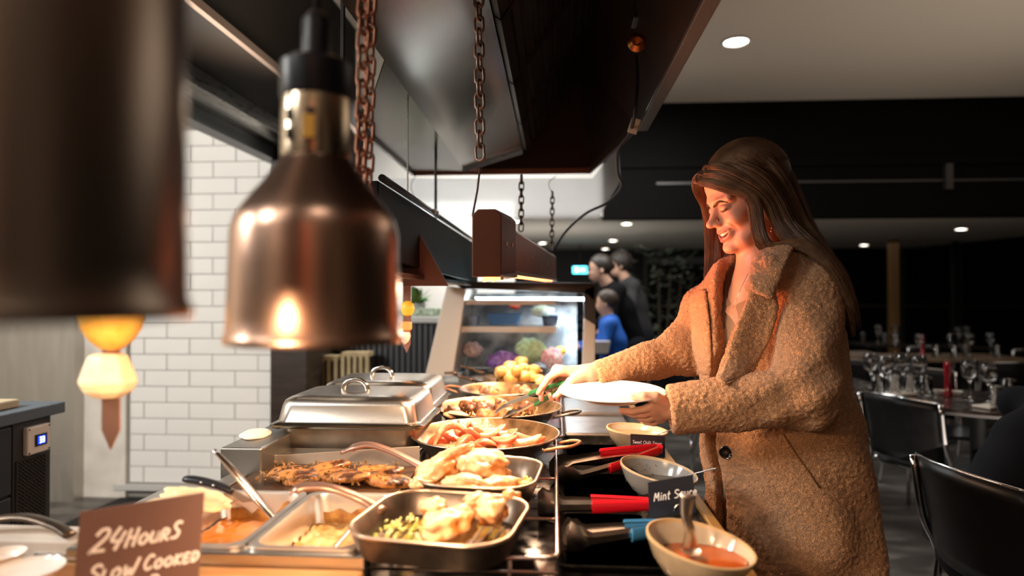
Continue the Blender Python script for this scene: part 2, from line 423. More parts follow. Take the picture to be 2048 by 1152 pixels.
struct('trim_9', MB().bx(-2.74, -1.76, TY-.9, TY-.05, .0, .012), mat('floor_black', (.008,.008,.008), .8))  # black sheet on the floor in front of the tiled wall
struct('wall_steel', MB().bx(-4.1, -3.0, TY-.12, TY, 0, 2.9), mat('steel_wall', (.50,.47,.43), .38, .9, rough2=.5, nscale=4, stretch=(6,1,1)))
struct('trim_4', MB().bx(-1.75, -1.52, TY-.10, TY+.4, 0, 2.6), dark_wood, bevel=.004)
# dark ceiling beam over the kitchen, with steel rails
bm_ = MB().bx(-1.62, -1.28, .3, TY+.1, 2.32, ZC)
struct('trim_5', bm_, mat('beam_brown', (.008,.005,.003), .6, spec=.1))
struct('trim_6', MB().bx(-1.285, -1.26, .3, TY+.1, 2.31, 2.345), mat('beam_edge', (.35,.24,.18), .3, .9))
struct('trim_7', MB().bx(-1.71, -1.66, .3, TY, 2.20, 2.24).bx(-1.66,-1.62,.3,TY,2.24,2.34), steel)
struct('trim_8', MB().bx(-1.80, -1.71, .3, TY, 2.12, 2.30), mat('rail_dark', (.03,.03,.028), .35, .3))
# ---------------- kitchen fridge counter at the left
FX = at(125, 815, 2.25).x
fr = thing('undercounter_fridge', 'grey undercounter fridge with digital display at left edge', 'fridge', (FX-.35, 1.6, 0))
grey = mat('fridge_grey', (.040,.045,.052), .45, .3)
MB().bx(FX-.70, FX-.02, .9, 2.22, .10, .865).build('carcass', mat('fridge_body', (.10,.105,.11), .35, .8), fr, bevel=.003)
MB().bx(FX-.72, FX+.012, .88, 2.25, .865, .905).build('worktop', mat('fridge_top', (.12,.15,.18), .5, .4, rough2=.6), fr, bevel=.004)
for j, (z0, z1) in enumerate(((.635,.855), (.12,.625))):
    MB().bx(FX-.02, FX, 1.50, 2.03, z0, z1).build('drawer', grey, fr, bevel=.003)
    MB().bx(FX-.02, FX, .92, 1.49, z0, z1).build('drawer', grey, fr, bevel=.003)
MB().bx(FX-.02, FX-.004, 2.04, 2.2, .12, .86).build('machine_panel', mat('panel_dark', (.075,.075,.08), .4, .6), fr, bevel=.002)
gr = MB(); y0, y1, z0, z1 = 2.052, 2.172, .20, .735
ny, nz = 8, 42
for i in range(ny+1): gr.bx(FX-.004, FX+.002, y0+(y1-y0)*i/ny-.0035, y0+(y1-y0)*i/ny+.0035, z0, z1)
for i in range(nz+1): gr.bx(FX-.004, FX+.002, y0, y1, z0+(z1-z0)*i/nz-.0026, z0+(z1-z0)*i/nz+.0026)
g_ = MB().bx(FX-.006, FX-.003, y0, y1, z0, z1).build('vent_grille', mat('grille_void', (.004,.004,.004), .8), fr)
gr.build('vent_mesh', mat('grille_mesh', (.09,.08,.075), .4, .7), g_, kind='stuff')
cp = MB().bx(FX-.004, FX+.014, 2.078, 2.178, .748, .842).build('control_box', mat('control_beige', (.62,.56,.50), .4), fr, bevel=.004)
MB().bx(FX+.014, FX+.017, 2.108, 2.160, .772, .812).build('display_bezel', plastic_black, cp, bevel=.001)
MB().bx(FX+.017, FX+.0175, 2.118, 2.152, .778, .806).build('display_screen', mat('screen_blue', (.01,.03,.3), .3, emit=(.01,.05,.8), estr=1.2), cp)
dg = MB()
for yy in (2.126, 2.138):
    for zz in (.783, .792, .801): dg.bx(FX+.0175, FX+.018, yy, yy+.007, zz-.001, zz+.001)
    dg.bx(FX+.0175, FX+.018, yy+.006, yy+.008, .783, .801)
dg.build('display_digits', mat('digits_white', (.8,.9,1), .3, emit=(.75,.85,1), estr=4), cp)
for yy in (2.085, 2.171):
    for zz in (.755, .835): MB().lathe([(.003,0),(.003,.002)], 8, (FX+.014, yy, zz), rot=Matrix.Rotation(PI/2,3,'Y'), capt=True).build('screw', dark_steel, cp)
a = at(75, 812, 2.0)
bd = tag(MB().bx(FX-.55, FX-.05, 1.40, 2.12, .906, .934).build('chopping_board', mat('board_pale', (.50,.42,.28), .55, col2=(.40,.32,.2), nscale=12), bevel=.006), 'thick pale chopping board on the grey fridge top', 'board')
tag(MB().lathe([(.001,.006),(.07,.006),(.115,.022),(.117,.024),(.072,.0),(.001,.0)], 40, (FX-.33, 1.86, .933)).build('side_plate', white_ceramic, smooth=True), 'white plate resting on the pale chopping board', 'plate')
# ---------------- back bar between tiles and display case
bar = thing('bar_counter', 'dark ribbed bar counter with pale stone top behind the steel lids', 'counter', (-.95, 4.6, 0))
MB().bx(-1.50, -.62, 4.45, 4.9, 0, 1.10).build('bar_front', mat('bar_dark', (.02,.022,.028), .5), bar)
for i in range(22): MB().bx(-1.50+.04*i, -1.478+.04*i, 4.425, 4.45, .05, 1.09).build('rib', mat('bar_rib', (.035,.037,.042), .45), bar)
MB().bx(-1.52, -.60, 4.38, 4.95, 1.10, 1.14).build('bar_top', mat('stone_pale', (.45,.45,.43), .4), bar, bevel=.004)
crate_m = mat('crate_pine', (.42,.33,.18), .6, col2=(.30,.22,.11), nscale=14)
for j, (u0, u1, v0) in enumerate(((642, 676, 712), (684, 738, 704))):
    a = at(u0, v0, 4.2); c = at(u1, 780, 4.2); z1 = a.z; z0 = .45
    t = thing('slatted_crate', ('narrow pale wooden crate, left one behind the steel lids', 'wider pale wooden crate, right one behind the steel lids')[j], 'crate', ((a.x+c.x)/2, 4.25, z0))
    w = c.x-a.x
    MB().bx(a.x, c.x, 4.19, 4.31, z1-.03, z1).build('top_rail', crate_m, t)
    MB().bx(a.x, c.x, 4.19, 4.31, z0, z0+.03).build('bottom_rail', crate_m, t)
    MB().bx(a.x+.01, c.x-.01, 4.29, 4.30, z0+.03, z1-.03).build('back_panel', mat('crate_dark', (.05,.04,.03), .7), t)
    ns = 3 if j == 0 else 5
    for k in range(ns):
        x = a.x + (w-.022)*k/(ns-1); MB().bx(x, x+.022, 4.18, 4.205, z0+.02, z1-.02).build('slat', crate_m, t)
struct('baseboard_bar', MB().bx(-1.5, -1.0, 4.2, 4.4, 0, .45), mat('plinth', (.03,.028,.026), .6))
p = at(613, 740, 4.0)
tag(MB().bx(p.x-.06, p.x+.03, 4.05, 4.15, .0, 1.0).build('steel_post', mat('post_grey', (.30,.31,.32), .4, .6), bevel=.006), 'pale grey metal post between dark timber and crates', 'post')
# bright white wall beyond the bar
struct('wall_server', MB().bx(-1.6, -.35, 5.6, 5.7, 0, 2.1), mat('server_white', (.70,.68,.64), .6))
# small leafy plant on the bar
pl = thing('potted_plant', 'small leafy green plant on the pale bar top', 'plant', (-.98, 4.6, 1.14))
MB().lathe([(.045,0),(.06,.09),(.055,.09),(.05,.08)], 20, (-.98,4.6,1.14), capb=True, capt=True).build('pot', mat('pot_grey', (.3,.3,.3), .6), pl, smooth=True)
for k in range(26):
    a_ = random.uniform(0, 2*PI); l = random.uniform(.07,.17); e = random.uniform(.2,1.4)
    d = Vector((math.cos(a_)*math.cos(e), math.sin(a_)*math.cos(e), math.sin(e))); s_ = d.cross(Vector((0,0,1))).normalized()*.022
    b0 = Vector((-.98,4.6,1.22)); m_ = MB().add([b0, b0+d*l*.5+s_, b0+d*l*.5-s_, b0+d*l+Vector((0,0,-.02)), b0+d*l*.5+Vector((0,0,.008))], [(0,1,4),(0,4,2),(1,3,4),(4,3,2)])
    m_.build('leaf', mat('leaf_green', (.05,.16,.03), .5), pl)
tag(MB().bx(-1.2,-.62,4.5,4.75,1.141,1.2).build('garnish_tray', mat('tray_greenwhite', (.45,.5,.42), .4, col2=(.05,.12,.03), nscale=40), bevel=.01), 'pale tray with greens along the bar top', 'tray')
# ================================================= extractor hood
hd = thing('extractor_hood', 'large stainless and black extractor hood hanging over the buffet', 'hood', (-.15, 1.9, 1.89))
hp = mat('hood_black', (.030,.017,.012), .42, .3); hr = mat('hood_rim', (.30,.13,.09), .35, .8)
YE = 3.2
MB().prism([(.300,.1,1.885),(.336,.1,1.885),(.336,2.38,1.885),(.300,2.38,1.885)], (0,0,.014)).prism([(.330,.1,1.9),(.336,.1,1.9),(.336,2.38,1.9),(.330,2.38,1.9)], (0,0,.25)).build('fascia', mat('fascia_grey', (.12,.14,.15), .45, .4), hd, bevel=.002)
MB().add([(.300,.1,1.90),(.300,2.38,1.90),(.175,YE,1.90),(.10,YE,2.5),(.15,2.4,2.45),(.15,.1,2.45)], [(0,1,4,5),(1,2,3,4)]).build('side_panel', hp, hd)
MB().prism([(.300,2.38,1.885),(.175,YE,1.885),(.165,YE,1.885),(.285,2.38,1.885)], (0,0,.03)).build('corner_rim', mat('corner_rim', (.10,.06,.045), .35, .6), hd)
MB().bx(-.70, .175, YE-.012, YE, 1.885, 1.912).build('end_rim', hr, hd)
MB().bx(-.70, .175, YE, YE+.02, 1.90, 2.6).build('end_panel', hp, hd)
MB().prism([(-.152,.1,1.973),(-.152,3.06,1.973),(-.435,3.06,1.89),(-.435,.1,1.89)], (.003,0,.012)).build('baffle_panel', hood_steel, hd)
MB().prism([(-.152,3.03,1.971),(-.435,3.03,1.888),(-.435,3.06,1.872),(-.152,3.06,1.955)], (0,.004,.004)).build('baffle_lip', steel, hd)
MB().prism([(-.435,1.64,1.896),(-.70,2.33,1.90),(-.70,YE,1.90),(-.435,YE,1.896)], (0,0,.01)).build('left_panel', mat('left_panel_steel', (.13,.10,.08), .2, 1), hd)
MB().bx(-.712, -.698, 2.33, YE, 1.885, 1.905).build('left_rim', steel, hd)
MB().prism([(-.435,.1,1.90),(-.50,.1,2.98),(.335,.1,2.98),(.335,.1,2.15),(.15,.1,2.46),(-.15,.1,2.0)], (0,3.0,0)).build('hood_body', hp, hd)
fm = mat('filter_metal', (.075,.06,.05), .35, .9); fs = mat('filter_slat', (.10,.085,.07), .35, .9)
sl = Vector((.300,0,.438)); nn = Vector((.825,0,-.565)); a0 = Vector((-.150,0,1.978))
for k in range(6):
    y0 = .12+k*.49; y1 = y0+.48
    def q(t, y, o=0): p = a0+sl*t+nn*o; return Vector((p.x, y, p.z))
    f = MB().prism([q(0,y0,.001), q(1,y0,.001), q(1,y1,.001), q(0,y1,.001)], nn*.004).build('filter', mat('filter_back', (.015,.012,.010), .5, .5), hd)
    m_ = MB()
    for (t0, t1, ya, yb) in ((0,.07,y0,y1), (.93,1,y0,y1), (0,1,y0,y0+.02), (0,1,y1-.02,y1)):
        m_.prism([q(t0,ya,.005), q(t1,ya,.005), q(t1,yb,.005), q(t0,yb,.005)], nn*.016)
    m_.build('filter_frame', fm, f)
    for j in range(9):
        t = .10+j*.093
        MB().prism([q(t,y0+.02,.006), q(t+.05,y0+.02,.006), q(t+.05,y1-.02,.006), q(t,y1-.02,.006)], nn*.010).build('slat', fs, f)
a = at(1272, 40, 2.0); a.x = .26
MB().box((.25,1.95,2.13), (.04,.08,.06)).build('junction_box', black_metal, hd, bevel=.004)
MB().lathe([(.001,0),(.022,.004),(.026,.02),(.016,.035)], 16, at(1272, 90, 1.75), rot=Matrix.Rotation(PI/2,3,'X')).build('hook_knob', mat('knob_brass', (.35,.14,.04), .3, .9), hd, smooth=True)
# smoke baffle glass past the hood
poly = [at(u, v, 3.224) for u, v in ((765,357),(1185,357),(1236,292),(1241,362),(1196,438),(960,438),(770,402))]
tag(MB().prism(poly, (0,.008,0)).build('smoke_baffle_glass', mat('baffle_glass', (.86,.9,.93), .12, trans=.75, ior=1.3)), 'hazy reflective glass smoke baffle under the far end of the hood', 'glass panel')
# ------------------------------------------------ chains
def chain_thing(p0, p1, L, w, wire, label, m, grp=None):
    p0 = Vector(p0); p1 = Vector(p1); t = thing('hanging_chain', label, 'chain', p0, grp)
    d = (p1-p0); n = max(2, int(d.length/(L*.74))); dd = d.normalized()
    pts = [Vector(((w/2)*math.cos(a)*(1), 0, (L/2-w/2)*(1 if math.sin(a) > 0 else -1)+(w/2)*math.sin(a))) for a in [2*PI*i/12+.01 for i in range(12)]]
    l0 = MB().tube(pts, wire, 5, closed=True).build('link', m, None, smooth='all'); l0.parent = t
    for i in range(n):
        o = l0 if i == 0 else l0.copy()
        if i: COL.objects.link(o)
        o.location = dd*(L*.37+i*L*.74); o.rotation_mode = 'QUATERNION'
        o.rotation_quaternion = dd.to_track_quat('Z','Y') @ Euler((0,0,PI/2*(i % 2)+.3)).to_quaternion()
    return t
red_lit = mat('chain_red_lit', (.24,.10,.06), .4, .85); cdark = mat('chain_dark', (.10,.075,.06), .35, .9)  # red light on the two near chains is put into the first colour
chain_thing(at(728,-40,.98), at(722,420,.98), .036, .020, .0032, 'nearer of the two rusty chains right of the copper lamp, out of focus', red_lit)
chain_thing(at(742,-40,1.06), at(735,420,1.06), .036, .019, .003, 'farther of the two rusty chains right of the copper lamp', red_lit)
chain_thing(at(957,-40,1.34), at(960,335,1.34), .036, .020, .0032, 'heavy brown chain hanging in front of the steel hood baffle', mat('chain_brown', (.20,.13,.10), .4, .85))
chain_thing(at(1043,352,2.25), at(1042,462,2.25), .032, .017, .003, 'thin chain right of the brown heater box, left of the far pair', cdark)
chain_thing(at(1105,384,2.75), at(1103,505,2.75), .032, .017, .003, 'thin chain at the far end of the heater box by the cable', cdark)
tag(MB().tube([at(960,335,1.34), at(955,380,1.34), at(945,432,1.34)], .0022, 6).build('chain_wire', cdark), 'thin wire from the heavy chain to the heater box', 'wire')
tag(MB().tube(smooth_path([at(1112,352,2.75), at(1098,365,2.75), at(1100,378,2.75), at(1106,386,2.75)], 12), .0018, 6).build('hook_wire', cdark), 'bent wire hook above the farthest thin chain', 'wire')
tag(MB().tube(smooth_path([at(832,350,3.19), at(822,372,3.19), at(828,395,3.19), at(820,408,3.19), at(814,392,3.19)], 20), .0018, 6).build('hook_wire', cdark), 'curly wire hook above the dark gantry', 'wire')
cab = [at(1272,110,2.0), at(1274,170,2.0), at(1268,235,2.0), at(1258,268,2.1), at(1236,300,2.2), at(1236,345,2.3), at(1243,372,2.35), at(1215,405,2.5), at(1170,428,2.6), at(1130,465,2.7), at(1106,503,2.75)]
ct = thing('power_cable', 'black power cable looping from the hood to the heater box', 'cable', cab[0])
MB().tube(smooth_path(cab, 90), .0052, 8).build('cable', plastic_black, ct, smooth='all')
MB().box(at(1268,252,2.05), (.030,.004,.048), Euler((0,R(18),0)).to_matrix()).build('paper_tag', mat('tag_paper', (.42,.33,.24), .7), ct, bevel=.001)
# ------------------------------------------------ gantry and heaters
ga = thing('heating_gantry', 'long dark gantry shelf running above the steel lids', 'gantry', (-.42, 2.2, 1.35))
gm = mat('gantry_black', (.004,.0035,.0035), .45, spec=.12)
MB().prism([(-.40,1.45,1.550),(-.40,3.36,1.550),(-.40,3.36,1.350),(-.40,1.45,1.375)], (-.16,0,0)).build('gantry_box', gm, ga, bevel=.003)
MB().tube([(-.392,1.45,1.556),(-.392,3.36,1.556)], .009, 8).build('top_rail', mat('rail_black', (.03,.03,.03), .15, .9), ga)
for y in (2.05, 2.10): MB().box((-.385,y,1.556), (.012,.02,.016)).build('rail_clip', steel, ga)
MB().prism([(-.56,1.45,1.335),(-.385,1.45,1.335),(-.385,3.0,1.335),(-.56,3.0,1.335)], (0,0,.012)).build('bottom_tray', mat('tray_edge', (.06,.05,.045), .25, .9), ga)
MB().prism([at(u,v,1.9) for u, v in ((806,437),(822,437),(897,572),(806,572))], (0,.006,0)).build('end_bracket', mat('bracket_brown', (.16,.085,.075), .4, .1), ga, bevel=.001)
for k in range(5): MB().tube([(-.50,1.5+.3*k,1.556),(-.50,1.5+.3*k,2.0 if k in (0,4) else 1.56)], .006, 6).build('hanger_rod', black_metal, ga)
hbm = mat('heater_brown', (.14,.055,.032), .38, .6, col2=(.10,.04,.025), nscale=5)
def heater(x0, y0, x1, y1, z0, z1, w, label, glow, hbm=hbm):
    t = thing('strip_heater', label, 'heater', ((x0+x1)/2, (y0+y1)/2, z0))
    e = .012
    MB().prism([(x0,y0,z0),(x0,y0,z1-e),(x0-e,y0,z1),(x0-w+e,y0,z1),(x0-w,y0,z1-e),(x0-w,y0,z0)], (x1-x0,y1-y0,.012)).build('housing', hbm, t, bevel=.002)
    MB().prism([(x0-.002,y0-.004,z0-.006),(x0+.004,y0-.004,z0-.006),(x0+.004,y0-.004,z0+.004),(x0-.002,y0-.004,z0+.004)], (x1-x0,y1-y0,.012)).build('bottom_lip', steel, t)
    MB().tube([(x0-w*.35,y0+.04,z0-.004),(x1-w*.35,y1-.04,z0+.008)], .005, 8).build('heating_element', mat('element_glow', (.5,.1,.03), .5, emit=(1,.20,.05), estr=glow), t)
    MB().tube([(x0-w*.65,y0+.04,z0-.004),(x1-w*.65,y1-.04,z0+.008)], .005, 8).build('heating_element', MATS['element_glow'], t)
    for yy in (.3,.7): MB().box((x0+(x1-x0)*yy+.001, y0+(y1-y0)*yy, (z0+z1)/2+.012*yy), (.004,.008,.008)).build('screw', steel, t)
    return t
heater(-.107, 1.30, -.092, 1.53, 1.326, 1.463, .060, 'short thick brown heater housing, nearer and left of the two', 6)
heater(-.100, 1.56, .005, 2.86, 1.345, 1.456, .062, 'long brown strip heater box ending by the thin far chain', 6, mat('heater_copper', (.30,.13,.075), .34, .6, col2=(.22,.09,.05), nscale=4))
MB().tube([(-.125,1.50,1.40),(-.125,1.60,1.40)], .012, 10).build('conduit', mat('conduit_brass', (.5,.25,.1), .3, .9), bpy.data.objects['strip_heater.001'])
# ------------------------------------------------ heat lamps
def heat_lamp(c, zb, R0, label, m, mn, full=True, ext=0):
    c = Vector((c.x, c.y, zb)); t = thing('heat_lamp', label, 'heat lamp', c)
    k = R0/.0915
    prof = [(.0915,0),(.0925,.004),(.0915,.008),(.0895,.012),(.0890,.03),(.0875,.08),(.0865,.115),(.083,.130),(.077,.140),(.066,.155),(.055,.168),(.045,.182),(.038,.192),(.0345,.198),(.0350,.225),(.0355,.262)]
    prof = [(r*k, z*k+(ext if z > .05 else 0)) for r, z in prof]
    pin = [((r-.002), z) for r, z in reversed(prof[:-1])]
    MB().lathe(prof, 64, c).build('lamp_shade', m, t, smooth=True)
    MB().lathe(pin, 48, c).build('shade_lining', mat('lining', (.7,.5,.35), .3, .9), t, smooth=True)
    c_base = c.copy(); c = c+Vector((0,0,ext))
    MB().lathe([(r*k,z*k) for r,z in [(.0362,.196),(.0368,.20),(.0368,.262),(.0362,.264)]], 48, c).build('neck', mn, t, smooth=True)
    MB().lathe([(r*k,z*k) for r,z in [(.037,.258),(.0385,.262),(.0385,.296),(.034,.300),(.017,.302),(.016,.345),(.010,.352),(.004,.356)]], 40, c, capt=True).build('socket_cap', plastic_black, t, smooth=True, bevel=.001)
    MB().tube([c+Vector((0,0,.35*k)), c+Vector((.004,0,.45)), c+Vector((0,.0,.9))], .004, 8).build('cord', plastic_black, t, smooth='all')
    for a_ in (-2.0, -1.35): 
        for z_ in (.215,.235): MB().box(c+Vector((math.cos(a_)*.0368*k, math.sin(a_)*.0368*k, z_*k)), (.007,.004,.012)).build('vent_slot', plastic_black, t)
    c = c_base
    if ext == 0: MB().box(c_base+Vector((.006,-.0372*k,.222)), (.012,.002,.024)).build('sticker', mat('sticker_orange', (.85,.42,.04), .5), t, bevel=.0005)
    MB().lathe([(.012*k,.11*k),(.030*k,.06*k),(.034*k,.035*k),(.026*k,.015*k),(.001,.008*k)], 20, c).build('bulb', mat('heat_bulb_glass', (1,.5,.25), .3, emit=(1,.42,.16), estr=12), t, smooth=True)
    return t
p = at(632, 684, .68)
heat_lamp(p, p.z, .0915, 'copper heat lamp with a narrow neck and black cap, second from the left', lamp_metal, lamp_neck)
p = at(28, 640, .36)
heat_lamp(p, p.z, .0935, 'dark bronze heat lamp filling the top left corner, very close and blurred', lamp_dark, lamp_dark, ext=.14)
# ------------------------------------------------ skewers
def skewer(u, v0, v1, Y, sc, items, label):
    t = thing('hanging_skewer', label, 'skewer', at(u, v0, Y))
    a = at(u, v0, Y); b = at(u-2, v1, Y); w = .014*sc
    MB().prism([(a.x-w,Y,a.z),(a.x+w,Y,a.z),(b.x+w,Y,b.z+.03*sc),(b.x,Y,b.z),(b.x-w,Y,b.z+.03*sc)], (0,.003,0)).build('blade', mat('skewer_blade', (.45,.25,.20), .3, .8), t)
    MB().tube([a, a+Vector((0,0,.95))], .0025, 6).build('hanging_rod', steel, t)
    return t
sk = skewer(222, 560, 900, .86, .9, None, 'metal skewer with orange fruit half and pale onion block under the big lamp')
p = at(222, 640, .86)
MB().lathe([(.001,-.042),(.014,-.040),(.028,-.028),(.038,-.012),(.0425,.004),(.042,.014),(.036,.020),(.001,.022)], 32, p+Vector((0,.0015,0)), sy=.9).build('orange_half', mat('orange_flesh', (.90,.42,.05), .4, col2=(.95,.60,.15), nscale=30, sss=.3, bump=.2, bscale=200), sk, smooth=True)
p = at(216, 752, .86)
r_ = [(1,0)]
oct_ = lambda s, z: [Vector((p.x+math.cos(a)*s, p.y+math.sin(a)*s*.8, p.z+z)) for a in [2*PI*i/8+.2 for i in range(8)]]
MB().rings([oct_(.018,-.030), oct_(.034,-.020), oct_(.041,-.008), oct_(.034,.012), oct_(.027,.028), oct_(.018,.031)]).build('onion_block', mat('onion_flesh', (.92,.70,.45), .4, col2=(.95,.8,.6), nscale=20, sss=.3), sk, bevel=.003)
sk2 = skewer(815, 540, 706, 2.0, .9, None, 'small far skewer with lemon and orange pieces beside the gantry')
p = at(815, 618, 2.0)
MB().lathe([(.001,-.024),(.014,-.019),(.022,-.004),(.020,.014),(.010,.024),(.001,.026)], 20, p).build('lemon', mat('lemon_skin', (.9,.55,.05), .4), sk2, smooth=True)
MB().box(at(812, 652, 2.0), (.034,.03,.028)).build('orange_chunk', mat('orange_chunk', (.9,.35,.1), .4), sk2, bevel=.006)
MB().lathe([(.001,-.026),(.012,-.016),(.018,0),(.014,.012),(.001,.014)], 16, at(810, 672, 2.0)).build('onion_bulb', mat('onion_bulb', (.85,.68,.6), .4), sk2, smooth=True)
lf = tag(MB().lathe([(.001,-.035),(.025,-.02),(.032,0),(.022,.025),(.001,.035)], 16, at(826,590,2.6)).build('herb_bunch', mat('herb_green', (.03,.10,.02), .6, bump=.6, bscale=60), smooth=True), 'dark green herb bunch hanging behind the small skewer', 'herbs')
# ------------------------------------------------ counter
ZT = .84
cn = thing('buffet_counter', 'black topped hot buffet counter running away from the viewer', 'counter', (-.2, 1.9, 0))
MB().bx(-.76, .27, .35, 3.9, .05, .80).build('counter_body', mat('counter_dark', (.025,.022,.02), .5), cn)
MB().bx(-.30, .300, .35, 3.9, .80, ZT).build('glass_top', black_glass, cn, bevel=.003)
MB().bx(.300, .322, .35, 3.9, .77, ZT+.004).build('edge_trim', mat('gold_edge', (.42,.25,.08), .35, .3, col2=(.3,.17,.05), nscale=18), cn, bevel=.003)
MB().bx(-.76, -.30, .35, 3.9, .80, .825).build('steel_deck', steel_used, cn, bevel=.002)
MB().bx(-.27,.27,.40,3.85,0,.05).build('plinth', black_metal, cn)
MB().bx(-.66, -.30, 1.20, 1.225, .825, .905).bx(-.70,-.66,.93,1.5,.825,.905).bx(-.66,-.30,1.43,1.50,.825,.93).build('well_frame', steel, cn, bevel=.002)
MB().bx(-.72, -.27, .915, .945, .86, .917).build('front_ledge', steel_mirror, cn, bevel=.003)
# steel hot cupboard at left
p = at(440, 895, 1.36); q_ = at(523, 895, 1.36)
tag(MB().bx(p.x, q_.x, 1.36, 1.62, .826, p.z).build('steel_block', mat('block_steel', (.27,.26,.24), .32, .9), bevel=.004), 'grey steel box housing between wall tiles and steak tray', 'housing')
# serving board in front
wb = tag(MB().bx(-.98, -.27, .50, .912, .87, .900).build('serving_board', wood_board, bevel=.006), 'orange brown wooden serving board along the bottom left edge', 'board')
tag(MB().bx(-.98, -.76, .50, 1.05, .826, .868).build('board_stand', steel_used, bevel=.004), 'steel ledge under the left end of the wooden board', 'ledge')
tag(MB().bx(-1.02, -.735, .955, 1.02, .88, .912).build('marble_strip', mat('marble', (.62,.58,.52), .3, col2=(.5,.45,.4), nscale=10), bevel=.004), 'white marble strip behind the board at far left', 'slab')
for j, (u, v, r, lab) in enumerate(((52,1160,.045,'white plate with food crumbs at bottom left corner'), (6,1128,.028,'small white saucer at left edge behind the corner plate'))):
    p = atz(u, v, .902); tag(MB().lathe([(.001,.004),(r*.65,.004),(r,.014),(r*1.01,.016),(r*.7,0),(.001,0)], 32, p).build('plate', white_ceramic, smooth=True), lab, 'plate')
p = atz(95, 1068, .915)
tag(MB().tube(smooth_path([p+Vector((-.16,.0,.005)), p+Vector((-.06,.01,.022)), p+Vector((.01,.0,.014)), p+Vector((.045,-.01,.003))], 16), [.006+.006*math.sin(PI*i/18) for i in range(19)][:16+0] and .008, 8, sx=1.4, sy=.6).build('dark_spoon', iron, smooth='all'), 'dark metal spoon lying behind the wooden board at far left', 'spoon')
# ------------------------------------------------ black trays on the counter
def tray(x0, x1, y0, y1, z, label, m, h=.014):
    mb = MB(); w, d = x1-x0, y1-y0; cx, cy = (x0+x1)/2, (y0+y1)/2
    mb.rings([rrect(cx,cy,w-.03,d-.03,.012,z), rrect(cx,cy,w-.004,d-.004,.014,z+h), rrect(cx,cy,w,d,.016,z+h+.002), rrect(cx,cy,w,d,.016,z+h-.001), rrect(cx,cy,w-.028,d-.028,.012,z-.0+.0005)][::-1], capb=False, capt=True)
    mb.rings([rrect(cx,cy,w-.03,d-.03,.012,z), rrect(cx,cy,w-.004,d-.004,.014,z+h), rrect(cx,cy,w,d,.016,z+h+.002)], capb=True, capt=False)
    return tag(mb.build('serving_tray', m, smooth=True), label, 'tray')
bt = mat('tray_black', (.010,.010,.010), .16, 0, rough2=.32, nscale=30, col2=(.02,.018,.016))
tray(.004, .190, 1.05, 1.36, ZT+.002, 'black rectangular tray under the blue handled tongs', bt)
tray(.006, .200, 1.40, 1.66, ZT+.002, 'black tray under the pair of red handled tongs', bt)
tray(.02, .215, 1.72, 1.98, ZT+.002, 'empty black tray right of the ham pan', bt, .02)
# steel hot plate units further back
for (y0, y1, z, lab) in ((2.0, 2.28, .868, 'nearer steel hot plate beyond the black trays'), (2.30, 2.62, .878, 'farther steel hot plate below the served plate')):
    tag(MB().bx(.03, .24, y0, y1, ZT, z).build('hot_plate', mat('plate_steel', (.30,.28,.26), .30, .9, col2=(.2,.18,.16), nscale=15), bevel=.006), lab, 'hot plate')
# ------------------------------------------------ wire racks carrying the pans
def rack(x0, x1, y0, y1, z, label, cross, m):
    t = thing('wire_rack', label, 'rack', ((x0+x1)/2, (y0+y1)/2, ZT))
    MB().tube(rrect((x0+x1)/2, (y0+y1)/2, x1-x0, y1-y0, .016, z, 4), .0038, 8, closed=True).build('rim_rod', m, t, smooth='all')
    for y in cross: MB().tube([(x0,y,z-.003),(x1,y,z-.003)], .003, 8).build('cross_rod', m, t, smooth='all')
    for x in (x0+.03, x1-.07):
        for y in (y0, y1): MB().tube([(x,y,ZT+.001),(x,y,z-.004)], .003, 8).build('leg', m, t, smooth='all')
    MB().tube([(x0,y0+.02,z-.03),(x1,y0+.02,z-.03)], .0028, 8).build('lower_rod', m, t, smooth='all')
    return t
rk = mat('rack_chrome', (.72,.58,.52), .22, 1)
rack(-.335, .003, .955, 1.74, .905, 'chromed wire rack carrying the near pans', [1.13, 1.38, 1.62], rk)
rack(-.335, .02, 1.77, 3.0, .905, 'wire rack under the far pans and potatoes', [1.9, 2.1, 2.3, 2.5, 2.7], rk)
